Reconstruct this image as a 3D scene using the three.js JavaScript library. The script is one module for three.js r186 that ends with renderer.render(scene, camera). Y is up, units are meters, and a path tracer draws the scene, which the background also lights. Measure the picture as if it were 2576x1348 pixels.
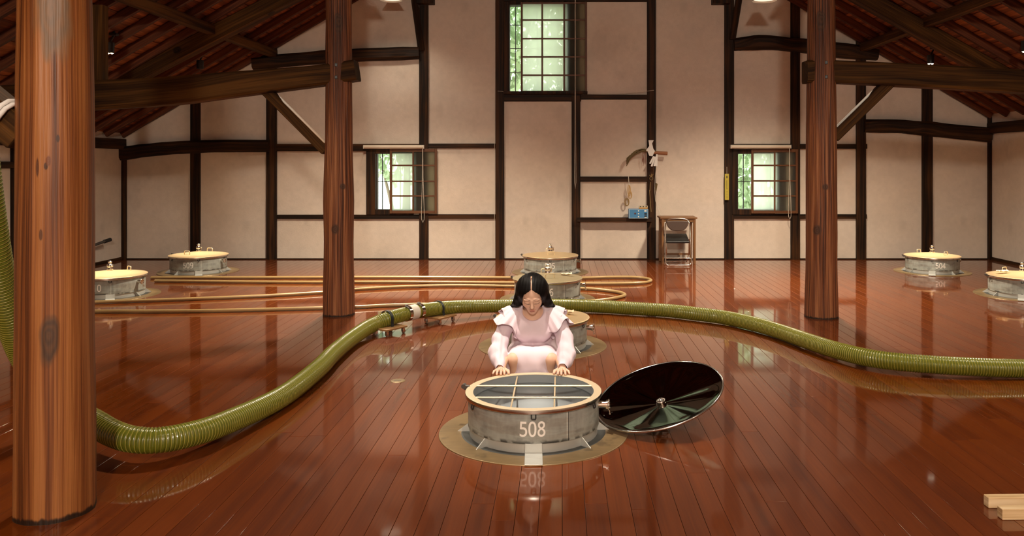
import * as THREE from 'three';
import { RoundedBoxGeometry } from 'three/addons/geometries/RoundedBoxGeometry.js';
import { mergeGeometries, mergeVertices, toCreasedNormals } from 'three/addons/utils/BufferGeometryUtils.js';

// ---------------------------------------------------------------- camera, sky, large lights, exposure
const W = 2576, HH = 1348, F = 2040, CX = 1413, CY = 411, EYE = 1.62;
const V = (x, y, z) => new THREE.Vector3(x, y, z);
const scene = new THREE.Scene();
const camera = new THREE.PerspectiveCamera(2 * Math.atan(HH / 2 / F) * 180 / Math.PI, W / HH, 0.05, 200);
camera.position.set(0, EYE, 0);
camera.lookAt(0, EYE, -10);
camera.setViewOffset(W, HH, W / 2 - CX, HH / 2 - CY, W, HH);
camera.updateProjectionMatrix();
scene.background = new THREE.Color(0.93, 1.0, 0.9);
scene.backgroundIntensity = 5.4;
const renderer = new THREE.WebGLRenderer({ antialias: true });
renderer.toneMapping = THREE.LinearToneMapping;
renderer.toneMappingExposure = 1.0;
renderer.shadowMap.enabled = true;
const LAMP = { near: 9, mid: 170, pendant: 40, front: 16, back: 100, tank: 100, key: 66, centre: 26 };          // candela
const WARM = new THREE.Color(1.0, 0.85, 0.65);
const KEYC = new THREE.Color(1.0, 0.89, 0.74);
const SPOTC = new THREE.Color(1.0, 0.82, 0.58);

// photo pixel (x, y) seen at depth d, and the floor (or a level h) under a photo pixel
const at = (x, y, d) => V((x - CX) / F * d, EYE - (y - CY) / F * d, -d);
const ground = (x, y, h = 0) => at(x, y, F * (EYE - h) / (y - CY));
const DW = 13.68;                                                     // distance of the gable wall
const wallX = (x, d = DW) => (x - CX) / F * d, wallY = (y, d = DW) => EYE - (y - CY) / F * d;

// ---------------------------------------------------------------- helpers
let seed = 7;
const rnd = () => { seed = (seed * 1664525 + 1013904223) >>> 0; return seed / 4294967296; };
const clamp = (x, a = 0, b = 1) => Math.min(b, Math.max(a, x));
const mix = (a, b, t) => a + (b - a) * t;
const sstep = (a, b, x) => { const t = clamp((x - a) / (b - a)); return t * t * (3 - 2 * t); };
const hash = (x, y, s) => { let h = Math.imul(x, 374761393) ^ Math.imul(y, 668265263) ^ Math.imul(s, 1442695041); h = Math.imul(h ^ (h >>> 13), 1274126177); return ((h ^ (h >>> 16)) >>> 0) / 4294967296; };
function vn(x, y, px, py, s) {                                        // periodic value noise
  const x0 = Math.floor(x), y0 = Math.floor(y); let fx = x - x0, fy = y - y0;
  fx = fx * fx * (3 - 2 * fx); fy = fy * fy * (3 - 2 * fy);
  const m = (a, p) => ((a % p) + p) % p, a = m(x0, px), b = m(x0 + 1, px), c = m(y0, py), d = m(y0 + 1, py);
  return mix(mix(hash(a, c, s), hash(b, c, s), fx), mix(hash(a, d, s), hash(b, d, s), fx), fy);
}
function fbm(u, v, fx, fy, s, oct = 4) { let t = 0, a = 0.5, n = 0; for (let i = 0; i < oct; i++) { t += a * vn(u * fx, v * fy, fx, fy, s + i); n += a; a *= 0.55; fx *= 2; fy *= 2; } return t / n; }
function tex(w, h, fn, srgb = true) {
  const d = new Uint8Array(w * h * 4);
  for (let j = 0; j < h; j++) for (let i = 0; i < w; i++) { const c = fn((i + 0.5) / w, (j + 0.5) / h, i, j), k = (j * w + i) * 4; d[k] = clamp(c[0], 0, 255); d[k + 1] = clamp(c[1], 0, 255); d[k + 2] = clamp(c[2], 0, 255); d[k + 3] = 255; }
  const t = new THREE.DataTexture(d, w, h); t.wrapS = t.wrapT = THREE.RepeatWrapping; t.magFilter = THREE.LinearFilter; t.minFilter = THREE.LinearMipmapLinearFilter;
  if (srgb) t.colorSpace = THREE.SRGBColorSpace; t.needsUpdate = true; return t;
}
const rep = (t, x, y, ox = 0, oy = 0) => { const c = t.clone(); c.repeat.set(x, y); c.offset.set(ox, oy); c.needsUpdate = true; return c; };
const lerp3 = (a, b, t) => [mix(a[0], b[0], t), mix(a[1], b[1], t), mix(a[2], b[2], t)];
const std = (o) => new THREE.MeshStandardMaterial(o), phys = (o) => new THREE.MeshPhysicalMaterial(o);
const rgb = (r, g, b) => new THREE.Color().setRGB(r, g, b);

function plain(g) {                                                    // position, normal, uv only, not indexed
  let n = g.index ? g.toNonIndexed() : g; const o = new THREE.BufferGeometry();
  if (!n.attributes.normal) n.computeVertexNormals();
  o.setAttribute('position', n.attributes.position); o.setAttribute('normal', n.attributes.normal);
  o.setAttribute('uv', n.attributes.uv || new THREE.BufferAttribute(new Float32Array(n.attributes.position.count * 2), 2));
  return o;
}
const join = (gs) => { gs = Array.isArray(gs) ? gs.filter(Boolean) : [gs]; return gs.length === 1 ? gs[0] : mergeGeometries(gs.map(plain)); };
const taken = {};
const numbered = (n) => { const k = taken[n] = (taken[n] ?? -1) + 1; return k ? n + '_' + String(k).padStart(3, '0') : n; };
function obj(name, geos, m, parent) {
  const o = new THREE.Mesh(join(geos), m);
  if (parent) { const c = parent.userData.kidCount ??= 0; o.name = name; parent.add(o); } else { o.name = numbered(name); scene.add(o); }
  return o;
}
function tag(o, label, category, group) { o.userData = { label, category, kind: 'thing' }; if (group) o.userData.group = group; return o; }
function thing(name, label, category, p = [0, 0, 0], turn = 0, group) {
  const o = new THREE.Group(); o.name = numbered(name); scene.add(o); o.position.set(...p); o.rotation.y = turn; return tag(o, label, category, group);
}
function shell(name) { const o = new THREE.Group(); o.name = name; scene.add(o); o.userData = { kind: 'structure' }; return o; }
const T = (g, x = 0, y = 0, z = 0, rx = 0, ry = 0, rz = 0) => { g.applyMatrix4(new THREE.Matrix4().compose(V(x, y, z), new THREE.Quaternion().setFromEuler(new THREE.Euler(rx, ry, rz)), V(1, 1, 1))); return g; };
// uv in metres, v along the grain axis
function grain(g, axis = 'z', ou = 0, ov = 0) {
  g = plain(g); const p = g.attributes.position, n = g.attributes.normal, uv = new Float32Array(p.count * 2), A = 'xyz'.indexOf(axis);
  for (let i = 0; i < p.count; i++) {
    const P = [p.getX(i), p.getY(i), p.getZ(i)], N = [Math.abs(n.getX(i)), Math.abs(n.getY(i)), Math.abs(n.getZ(i))];
    const o = [0, 1, 2].filter(k => k !== A), across = N[o[0]] > N[o[1]] ? o[1] : o[0];
    uv[2 * i] = P[across] + ou + (N[o[0]] > N[o[1]] ? 0.37 : 0); uv[2 * i + 1] = (N[A] > 0.8 ? P[o[0]] * 0.2 : P[A]) + ov;
  }
  g.setAttribute('uv', new THREE.BufferAttribute(uv, 2)); return g;
}
const box = (w, h, d, x = 0, y = 0, z = 0, r = 0.004, axis = 'z') => T(grain(r ? new RoundedBoxGeometry(w, h, d, 1, Math.min(r, w / 3, h / 3, d / 3)) : new THREE.BoxGeometry(w, h, d), axis, rnd() * 3, rnd() * 3), x, y, z);
const cyl = (r0, r1, h, x = 0, y = 0, z = 0, n = 24, rx = 0, ry = 0, rz = 0) => T(new THREE.CylinderGeometry(r1, r0, h, n), x, y, z, rx, ry, rz);
const lathe = (pts, n = 64, ps = Math.PI) => new THREE.LatheGeometry(pts.map(p => new THREE.Vector2(p[0], p[1])), n, ps);
function frameTo(g, a, b, up = V(0, 1, 0)) {                            // geometry along +z, centred, to the line a-b
  const z = b.clone().sub(a).normalize(), x = up.clone().cross(z).normalize(), y = z.clone().cross(x);
  g.applyMatrix4(new THREE.Matrix4().makeBasis(x, y, z).setPosition(a.clone().add(b).multiplyScalar(0.5))); return g;
}
const timber = (a, b, w, h, r = 0.008, up) => frameTo(grain(new RoundedBoxGeometry(w, h, a.distanceTo(b), 1, r), 'z', rnd() * 5, rnd() * 5), a, b, up);
const rod = (a, b, r, n = 10, r2 = r) => { const g = new THREE.CylinderGeometry(r2, r, a.distanceTo(b), n); g.rotateX(Math.PI / 2); return frameTo(g, a, b, Math.abs(b.y - a.y) > 0.95 * a.distanceTo(b) ? V(1, 0, 0) : undefined); };
// sweep of a closed profile (i, t) => [[x, y], ...] along points
function sweep(pts, profile, { up = V(0, 1, 0), caps = true, crease = 0, closed = false } = {}) {
  const n = pts.length, pos = [], uv = [], idx = []; let len = 0, m = 0, x = null;
  for (let i = 0; i < n; i++) {
    const t = pts[(i + 1) % n * (closed || i < n - 1 ? 1 : 0) + (closed || i < n - 1 ? 0 : n - 1)].clone().sub(pts[i > 0 ? i - 1 : closed ? n - 1 : 0]).normalize();
    if (!x) x = up.clone().cross(t).normalize(); else x = x.addScaledVector(t, -x.dot(t)).normalize();
    const y = t.clone().cross(x); if (i) len += pts[i].distanceTo(pts[i - 1]);
    const pr = profile(i, i / (n - 1)); m = pr.length; let per = 0;
    for (let k = 0; k <= m; k++) {
      const q = pr[k % m]; if (k) { const p0 = pr[k - 1]; per += Math.hypot(q[0] - p0[0], q[1] - p0[1]); }
      pos.push(pts[i].x + x.x * q[0] + y.x * q[1], pts[i].y + x.y * q[0] + y.y * q[1], pts[i].z + x.z * q[0] + y.z * q[1]); uv.push(per, len);
    }
  }
  const s = m + 1;
  for (let i = 0; i < n - 1 + (closed ? 1 : 0); i++) for (let k = 0; k < m; k++) { const a = i * s + k, b = ((i + 1) % n) * s + k; idx.push(a, a + 1, b, a + 1, b + 1, b); }
  if (caps && !closed) for (const [row, flip] of [[0, 1], [n - 1, 0]]) {
    const c = pos.length / 3; let cx = 0, cy = 0, cz = 0; for (let k = 0; k < m; k++) { cx += pos[(row * s + k) * 3]; cy += pos[(row * s + k) * 3 + 1]; cz += pos[(row * s + k) * 3 + 2]; }
    pos.push(cx / m, cy / m, cz / m); uv.push(0.05, 0.05);
    for (let k = 0; k <= m; k++) { const j = (row * s + k) * 3; pos.push(pos[j], pos[j + 1], pos[j + 2]); uv.push(0.05 + 0.1 * Math.cos(k), 0.05 + 0.1 * Math.sin(k)); }
    for (let k = 0; k < m; k++) flip ? idx.push(c, c + 2 + k, c + 1 + k) : idx.push(c, c + 1 + k, c + 2 + k);
  }
  const g = new THREE.BufferGeometry(); g.setAttribute('position', new THREE.Float32BufferAttribute(pos, 3)); g.setAttribute('uv', new THREE.Float32BufferAttribute(uv, 2)); g.setIndex(idx); g.computeVertexNormals();
  const nm = g.attributes.normal;                                        // close the shading across the seam
  for (let i = 0; i < n; i++) { const a = i * s, b = a + m, v = V(nm.getX(a) + nm.getX(b), nm.getY(a) + nm.getY(b), nm.getZ(a) + nm.getZ(b)).normalize(); nm.setXYZ(a, v.x, v.y, v.z); nm.setXYZ(b, v.x, v.y, v.z); }
  return crease ? toCreasedNormals(g, crease) : g;
}
const ring = (r, n = 12, sq = 1) => { const o = []; for (let k = 0; k < n; k++) { const a = k / n * Math.PI * 2; o.push([Math.cos(a) * r, Math.sin(a) * r * sq]); } return o; };
const tube = (pts, r, n = 10, seg = 0, caps = true) => { const c = seg ? new THREE.CatmullRomCurve3(pts, false, 'centripetal').getSpacedPoints(seg) : pts; const up = Math.abs(c[1].y - c[0].y) > 0.9 * c[0].distanceTo(c[1]) ? V(0, 0, 1) : V(0, 1, 0); return sweep(c, (i, t) => ring(typeof r === 'function' ? r(t, i) : r, n), { up, caps }); };
function light(kind, p, color, cd, { aim, angle = 1, penumbra = 0.6, size = 0.04 } = {}) {
  const l = kind === 'spot' ? new THREE.SpotLight(color, cd, 0, angle, penumbra, 2) : new THREE.PointLight(color, cd, 0, 2);
  l.position.copy(p); l.castShadow = true; l.shadow.radius = size / 0.02; l.shadow.mapSize.set(1024, 1024); l.shadow.bias = -0.0005; scene.add(l);
  if (l.target) { l.target.position.copy(aim || V(p.x, 0, p.z)); scene.add(l.target); l.target.updateMatrixWorld(); }
  return l;
}

// ---------------------------------------------------------------- textures and materials
function woodTex(w, h, s, dark, mid, lite, { fx = 18, fy = 2, wob = 0.25, knots = [], contrast = 1, base = 0 } = {}) {
  return tex(w, h, (u, v) => {
    const wv = (fbm(u, v, 4, 3, s, 3) - 0.5) * wob;
    const uu = u + wv * 0.22 + 1;
    const streak = fbm(uu % 1, v, fx, fy, s + 11, 4), fine = fbm(uu % 1, v, fx * 7, fy * 3, s + 23, 2), pat = fbm(u, v, 3, 4, s + 31, 3);
    let t = clamp(0.5 + (streak - 0.5) * 1.7 * contrast + (pat - 0.5) * 0.7 * Math.min(1, contrast) + (fine - 0.5) * 0.75 * contrast);
    let c = t < 0.5 ? lerp3(dark, mid, t * 2) : lerp3(mid, lite, t * 2 - 1);
    if (base) c = lerp3(c, [26, 14, 6], sstep(base * 1.5, base * 0.7, v + (fbm(u, 0.5, 40, 2, s + 41, 3) - 0.5) * base * 1.1) * 0.9);
    for (const k of knots) {
      let du = u - k[0]; du -= Math.round(du); const dx = du / k[2], dy = (v - k[1]) / (v < k[1] && k[5] ? k[3] * k[5] : k[3]);
      const q = Math.hypot(dx, dy) + (fbm(u, v, 30, 40, s + 5, 2) - 0.5) * 0.5;
      if (q < 1.25) { const e = sstep(1.2, 0.75, q), rg = 0.5 + 0.5 * Math.sin(q * 16 + pat * 9); c = lerp3(c, lerp3(k[4], lerp3(k[4], lite, 0.35), rg * 0.6 + fine * 0.3), e * 0.9); }
    }
    return c;
  });
}
const TX = {};
TX.floor = woodTex(512, 1024, 3, [79, 30, 2], [105, 46, 4], [122, 57, 8], { fx: 10, fy: 3, contrast: 0.38 });
TX.dark = woodTex(512, 1024, 41, [20, 10, 3], [40, 22, 7], [68, 40, 15], { fx: 22, fy: 2 });
TX.beam = woodTex(512, 1024, 47, [38, 21, 6], [66, 41, 14], [98, 64, 26], { fx: 14, fy: 2, knots: [[0.2, 0.3, 0.05, 0.02, [20, 12, 6]], [0.72, 0.76, 0.05, 0.018, [22, 12, 6]]] });
TX.pine = woodTex(256, 256, 59, [196, 160, 112], [222, 192, 146], [238, 214, 174], { fx: 8, fy: 2 });
TX.roof = woodTex(512, 512, 53, [84, 38, 14], [122, 61, 24], [154, 86, 40], { fx: 10, fy: 2 });
TX.colA = woodTex(1024, 1024, 61, [78, 39, 12], [126, 71, 30], [164, 105, 55], { fx: 40, fy: 2, wob: 0.15, contrast: 1.0, base: 0.005, knots: [[0.49, 0.58, 0.075, 0.03, [112, 92, 74], 1.9], [0.478, 0.213, 0.04, 0.021, [66, 48, 38], 1.5], [0.51, 0.433, 0.007, 0.004, [50, 26, 14]], [0.465, 0.402, 0.008, 0.004, [50, 28, 16]], [0.475, 0.408, 0.012, 0.006, [110, 60, 32]], [0.445, 0.325, 0.007, 0.006, [70, 40, 20]], [0.43, 0.40, 0.006, 0.01, [70, 36, 18]]] });
TX.colB = woodTex(1024, 1024, 67, [58, 29, 13], [112, 61, 31], [158, 102, 63], { fx: 84, fy: 6, wob: 0.22, contrast: 1.0, base: 0.003, knots: [[0.5, 0.625, 0.06, 0.016, [58, 36, 22], 1.6], [0.54, 0.275, 0.035, 0.007, [50, 28, 16]], [0.46, 0.185, 0.045, 0.011, [52, 30, 18]], [0.25, 0.4, 0.04, 0.01, [44, 26, 14]]] });
TX.plaster = tex(1024, 1024, (u, v) => {
  const a = fbm(u, v, 5, 5, 71, 4), b = fbm(u, v, 60, 60, 75, 3), c = fbm(u, v, 3, 7, 79, 3), st = sstep(0.62, 0.8, fbm(u, v, 9, 6, 83, 4)) * 0.6, sp = vn(u * 220, v * 220, 220, 220, 87) > 0.985 ? 1 : 0;
  const k = 1 + (a - 0.5) * 0.10 + (b - 0.5) * 0.05 - st * 0.07 - sp * 0.07; return [214 * k, (199 + (c - 0.5) * 6) * k, (184 + (c - 0.5) * 14) * k];
});
TX.bump = tex(512, 512, (u, v) => { const a = fbm(u, v, 40, 40, 91, 4) * 255; return [a, a, a]; }, false);
TX.woodbump = tex(512, 512, (u, v) => { const a = fbm(u, v, 26, 3, 95, 4) * 255; return [a, a, a]; }, false);
TX.wave = tex(256, 256, (u, v) => { const a = fbm(u, v, 3, 5, 97, 3) * 255; return [a, a, a]; }, false);

const M = {};
M.floor = [[1, 1, 1], [0.95, 0.94, 0.92], [1.03, 1.05, 1.05], [0.98, 0.96, 0.95], [1.02, 1.04, 1.0], [0.91, 0.88, 0.86]].map((c, i) => phys({ map: rep(TX.floor, 1 / 0.6, 1 / 3, i * 0.17, i * 0.31), color: rgb(...c), roughness: 0.5, specularIntensity: 0.2, clearcoat: 1, clearcoatRoughness: 0.055, bumpMap: rep(TX.wave, 1 / 0.5, 1 / 1.6, i * 0.2, i * 0.13), bumpScale: 0.0006 }));
M.under = std({ color: rgb(0.012, 0.006, 0.003), roughness: 0.9 });
M.plaster = std({ map: rep(TX.plaster, 1 / 3.7, 1 / 3.7), roughness: 0.93, bumpMap: rep(TX.bump, 1 / 0.5, 1 / 0.5), bumpScale: 0.0012 });
M.dark = phys({ specularIntensity: 0.45, map: rep(TX.dark, 1 / 0.6, 1 / 2), roughness: 0.62, bumpMap: rep(TX.woodbump, 1 / 0.5, 1 / 1.5), bumpScale: 0.003 });
M.beam = phys({ specularIntensity: 0.35, map: rep(TX.beam, 1 / 0.9, 1 / 3), roughness: 0.75, bumpMap: rep(TX.woodbump, 1 / 0.5, 1 / 1.5), bumpScale: 0.004 });
M.roof = [[1, 1, 1], [0.8, 0.78, 0.75], [1.15, 1.1, 1.1]].map((c, i) => std({ map: rep(TX.roof, 1 / 0.5, 1 / 1.5, i * 0.3, i * 0.2), color: rgb(...c), roughness: 0.75 }));
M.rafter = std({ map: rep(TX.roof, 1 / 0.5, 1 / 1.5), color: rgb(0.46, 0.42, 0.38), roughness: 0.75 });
M.colA = std({ map: TX.colA, roughness: 0.5, bumpMap: rep(TX.woodbump, 2.2, 2), bumpScale: 0.004 });
M.colB = std({ map: TX.colB, roughness: 0.62, bumpMap: rep(TX.woodbump, 3, 2), bumpScale: 0.012 });
M.sash = std({ map: rep(TX.pine, 1 / 0.3, 1 / 1.2), color: rgb(0.15, 0.07, 0.03), roughness: 0.55 });
M.chrome = std({ color: rgb(0.72, 0.68, 0.62), metalness: 1, roughness: 0.14 });
M.steelDark = std({ color: rgb(0.16, 0.15, 0.14), metalness: 0.8, roughness: 0.45 });
M.black = std({ color: rgb(0.012, 0.012, 0.012), roughness: 0.45 });
M.white = std({ color: rgb(0.72, 0.68, 0.6), roughness: 0.6 });
M.paper = std({ color: rgb(0.8, 0.78, 0.74), roughness: 0.9, side: THREE.DoubleSide });
M.cord = std({ color: rgb(0.66, 0.6, 0.5), roughness: 0.8 });
// ---------------------------------------------------------------- the shell: floor, walls, roof, windows
const XL = -7.42, XR = 7.25, BACK = -6, RIDGE = V(0.188, 6.6, 0), PITCH = 0.587;
const roofY = (x) => RIDGE.y - PITCH * Math.abs(x - RIDGE.x);
{
  const floor = shell('floor'), pitch = 0.108, list = [], lenB = 3.64;
  for (let k = -68; k * pitch - 0.1055 < XR; k++) {
    const x = k * pitch - 0.1055 + pitch / 2; if (x < XL - 0.02) continue;
    for (let z0 = BACK - hash(k, 3, 5) * lenB; z0 < DW; z0 += lenB) {
      const a = Math.max(z0, BACK), b = Math.min(z0 + lenB, DW + 0.02); if (b - a < 0.05) continue;
      const va = Math.max(a, 3.53), m = (va + b) / 2, px = CX + x / m * F; let area = 0;
      if (b > va) for (let q = 0; q < 6; q++) { const d = mix(va, b, (q + 0.5) / 6), p = CX + x / d * F; if (p > -10 && p < W + 10) area += (b - va) / 6 / d / d / d; }
      list.push({ x, a, b, area, k, full: b - a > lenB - 0.001 });
    }
  }
  list.sort((p, q) => q.area - p.area);
  const board = (l) => grain(new RoundedBoxGeometry(pitch - 0.0016, 0.024, l - 0.0014, 1, 0.0016), 'z');
  const whole = board(lenB), rest = [];
  list.forEach((b, i) => {
    const g = b.full ? whole : board(b.b - b.a), tilt = (hash(b.k, i, 9) - 0.5) * 0.004, c = -(b.a + b.b) / 2;
    if (i < 300 && b.area > 0) {
      const o = obj('floor_board', g, M.floor[Math.floor(hash(b.k, Math.round(b.a * 7), 11) * 6)], floor); o.position.set(b.x, -0.012, c); o.rotation.z = tilt;
    } else rest.push(T(g.clone(), b.x, -0.012, c, 0, 0, tilt));
  });
  obj('far_boards', rest, M.floor[0], floor).userData.kind = 'stuff';
  obj('subfloor', T(new THREE.BoxGeometry(XR - XL + 0.6, 0.12, DW - BACK + 0.6), (XL + XR) / 2, -0.085, -(DW + BACK) / 2), M.under, floor);
}
// px rectangle at depth d as a box of thickness th whose front is at d
const pbox = (x0, y0, x1, y1, d, th, r = 0.004, axis = 'y') => box((x1 - x0) / F * d, (y1 - y0) / F * d, th, wallX((x0 + x1) / 2, d), wallY((y0 + y1) / 2, d), -d - th / 2, r, axis);
const wallBack = shell('wall_back');
{
  const c = [306, 490, 682, 1065, 1257, 1449, 1639, 1834, 2001, 2167, 2334, 2494];
  const cuts = [[385], [370], [139, 368, 545], [367, 545], [245], [244, 450, 553], [423], [112, 368, 545], [125, 368, 545], [320], [335]];
  const holes = [[945, 386, 1040, 528], [1282, 12, 1420, 231], [1857, 386, 1950, 526]];
  const dP = DW + 0.025;
  c[0] = CX + (XL - 0.1) / dP * F; c[11] = CX + (XR + 0.1) / dP * F;
  for (let b = 0; b < 11; b++) {
    const ys = [CY + EYE / dP * F + 14, ...cuts[b].slice().reverse(), -1000];
    for (let k = 0; k + 1 < ys.length; k++) {
      const x0 = wallX(c[b], dP) + 0.0006, x1 = wallX(c[b + 1], dP) - 0.0006, y0 = wallY(ys[k], dP) + 0.0006, top = wallY(ys[k + 1], dP) - 0.0006;
      const pts = [[x0, y0], [x1, y0], [x1, Math.min(top, roofY(x1) + 0.12)]];
      if (x0 < RIDGE.x && x1 > RIDGE.x && top > 6.7) pts.push([RIDGE.x, RIDGE.y + 0.12]);
      pts.push([x0, Math.min(top, roofY(x0) + 0.12)]);
      const s = new THREE.Shape(pts.map(p => new THREE.Vector2(...p)));
      for (const h of holes) {
        const a = wallX(h[0], dP), e = wallX(h[2], dP), f = wallY(h[3], dP), t = wallY(h[1], dP);
        if (a > x0 && e < x1 && f > y0 && t < top) s.holes.push(new THREE.Path([[a, f], [a, t], [e, t], [e, f]].map(p => new THREE.Vector2(...p))));
      }
      const g = T(new THREE.ExtrudeGeometry(s, { depth: 0.16, bevelEnabled: false }), 0, 0, -dP - 0.16);
      obj('plaster_panel', grain(g, 'y', 0, 0), M.plaster, wallBack);
    }
  }
  // vertical timbers: x0, x1, top y
  const posts = [[303, 316, 372], [478, 502, 232], [669, 695, 100], [1054, 1077, -160], [1246, 1268, -270], [1438, 1460, 240], [1628, 1650, -270], [1823, 1847, -160], [1990, 2013, -60], [2155, 2179, 40], [2321, 2347, 132], [2487, 2500, 240]];
  for (const [a, b, t] of posts) obj('wall_post', pbox(a, t, b, 657, DW - 0.02, 0.1, 0.006), M.dark, wallBack);
  // straight rails: x0, y0, x1, y1, front
  const rails = [[695, 362, 1056, 380], [1075, 361, 1248, 373], [695, 540, 1056, 551], [1075, 539, 1248, 550], [1248, 234, 1462, 255], [1458, 238, 1630, 250], [1458, 444, 1630, 457], [1846, 362, 1992, 374], [2011, 362, 2182, 374], [1846, 538, 1992, 550], [2011, 539, 2181, 550], [1266, -6, 1630, 4]];
  for (const [a, y0, b, y1] of rails) obj('wall_rail', pbox(a, y0, b, y1, DW - 0.014, 0.09, 0.006, 'x'), M.dark, wallBack);
  obj('wall_shelf', pbox(1452, 548, 1641, 558, DW - 0.12, 0.19, 0.004, 'x'), M.dark, wallBack);
  // round wavy logs lying in the wall: centre px, half height px
  const log = (pts, seedN, half = 0.1) => { const p = pts.map(q => at(q[0], q[1], DW - 0.0)); const cv = new THREE.CatmullRomCurve3(p).getPoints(24), hh = new THREE.CatmullRomCurve3(pts.map(q => V(q[2], 0, 0))).getPoints(24); return sweep(cv, (i, t) => { const h = hh[i].x / F * DW; return [[-half, -h * 0.6], [-half * 0.6, -h], [half * 0.6, -h], [half, -h * 0.6], [half, h * 0.6], [half * 0.6, h], [-half * 0.6, h], [-half, h * 0.6]].map(([x, y], k) => [x * (0.9 + 0.2 * vn(t * 9, k, 99, 99, seedN)), y * (0.94 + 0.14 * vn(t * 11, k, 99, 99, seedN + 1))]); }, { crease: 0.6 }); };
  obj('wall_beam', log([[638, 160, 17], [760, 149, 16], [900, 139, 16], [1056, 134, 15]], 5), M.dark, wallBack);
  obj('wall_beam', log([[300, 387, 17], [400, 375, 16], [500, 369, 16], [680, 367, 15]], 6), M.dark, wallBack);
  obj('wall_beam', log([[1845, 112, 15], [1920, 108, 18], [2000, 114, 17], [2110, 127, 19], [2206, 137, 15]], 7), M.dark, wallBack);
  obj('wall_beam', log([[2172, 317, 16], [2260, 318, 17], [2350, 326, 18], [2490, 340, 18]], 8), M.dark, wallBack);
  obj('baseboard', pbox(300, 650, 2500, 658, DW - 0.012, 0.05, 0.003, 'x'), M.dark, wallBack);
  for (const [p, q] of [[[1040, -20], [1060, 128]], [[1862, -20], [1842, 100]]]) obj('wall_brace', timber(at(p[0], p[1], DW - 0.1), at(q[0], q[1], DW - 0.02), 0.09, 0.09), M.dark, wallBack);
  for (const x of [1068, 1816]) obj('purlin_end', pbox(x - 22, -30, x + 22, 8, DW - 0.16, 0.2, 0.01), M.dark, wallBack);
}
for (const [nm, X, out, plateLo, plateHi] of [['wall_left', XL, -1, 1.86, 2.03], ['wall_right', XR, 1, 2.12, 2.30]]) {
  const w = shell(nm), top = roofY(X) + 0.15, L = DW - BACK, zc = -(DW + BACK) / 2;
  obj('plaster', grain(T(new THREE.BoxGeometry(0.16, top, L + 0.4), X + out * 0.08, top / 2 - 0.02, zc), 'y'), M.plaster, w);
  obj('wall_plate', timber(V(X, (plateLo + plateHi) / 2, -DW), V(X, (plateLo + plateHi) / 2, -BACK), 0.16, plateHi - plateLo), M.dark, w);
  obj('baseboard', timber(V(X, 0.02, -DW), V(X, 0.02, -BACK), 0.04, 0.05, 0.003), M.dark, w);
  const near = nm === 'wall_left' ? 10.98 : 11.2;
  for (const d of [near, near - 1.95, near - 3.9, near - 5.85, near - 7.8]) obj('wall_post', box(0.09, plateLo, 0.14, X, plateLo / 2, -d, 0.006, 'y'), M.dark, w);
  if (nm === 'wall_left') obj('wall_rail', timber(V(X, 1.6, -near), V(X, 1.6, 1), 0.1, 0.09), M.dark, w);
}
{
  const w = shell('wall_rear'); const s = new THREE.Shape([[XL - 0.2, -0.02], [XR + 0.2, -0.02], [XR + 0.2, roofY(XR) + 0.1], [RIDGE.x, RIDGE.y + 0.15], [XL - 0.2, roofY(XL) + 0.1]].map(p => new THREE.Vector2(...p)));
  obj('plaster', grain(T(new THREE.ExtrudeGeometry(s, { depth: 0.16, bevelEnabled: false }), 0, 0, -BACK), 'y'), M.plaster, w);
}
const ceiling = shell('ceiling');
{
  const L = DW - BACK + 0.3, zc = -(DW + BACK) / 2;
  for (const sd of [-1, 1]) {
    const xe = sd < 0 ? XL : XR, run = Math.abs(xe - RIDGE.x), ang = Math.atan(PITCH), per = run / Math.cos(ang), dir = V(sd * Math.cos(ang), -Math.sin(ang), 0), nrm = V(sd * Math.sin(ang), Math.cos(ang), 0);
    const on = (s, up) => RIDGE.clone().addScaledVector(dir, s).addScaledVector(nrm, up);
    const bw = 0.15, proto = [0, 1, 2].map(k => grain(new RoundedBoxGeometry(bw - 0.004, 0.02, L, 1, 0.004), 'z', k, k * 2));
    for (let s = bw / 2, k = 0; s < per + 0.1; s += bw, k++) { const p = on(s, 0.01 + (k % 2) * 0.006), o = obj('roof_board', proto[k % 3], M.roof[Math.floor(hash(k, sd + 2, 21) * 3)], ceiling); o.position.set(p.x, p.y, zc); o.rotation.z = -sd * ang; }
    const q = on(per / 2 + 0.25, 0.12); obj('roof_deck', T(new THREE.BoxGeometry(per + 0.9, 0.12, L + 0.4), q.x, q.y, zc, 0, 0, -sd * ang), M.under, ceiling);
    const rg = grain(new RoundedBoxGeometry(per - 0.02, 0.1, 0.06, 1, 0.004), 'x');
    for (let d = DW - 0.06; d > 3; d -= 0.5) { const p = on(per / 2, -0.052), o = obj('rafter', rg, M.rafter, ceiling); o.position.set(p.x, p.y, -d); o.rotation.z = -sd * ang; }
    const px = sd < 0 ? -4.85 : 5.06, py = roofY(px) - 0.112 - 0.062;
    obj('purlin', timber(V(px, py, -DW + 0.02), V(px, py, -BACK), 0.13, 0.125), M.beam, ceiling);
    const p2 = sd * 2.4 + 0.1, y2 = roofY(p2) - 0.2; obj('purlin', timber(V(p2, y2, -DW + 0.02), V(p2, y2, -BACK), 0.18, 0.2), M.beam, ceiling);
    const a = sd < 0 ? at(-20, 375, 11.3) : at(2800, 346, 11.3), b = sd < 0 ? at(800, -47, 11.3) : at(2000, -102, 11.3);
    obj('principal_rafter', timber(a, b, 0.2, 0.225, 0.02), M.beam, ceiling);
  }
  obj('ridge_beam', timber(V(RIDGE.x, RIDGE.y - 0.22, -DW), V(RIDGE.x, RIDGE.y - 0.22, -BACK), 0.2, 0.22), M.beam, ceiling);
}
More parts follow.
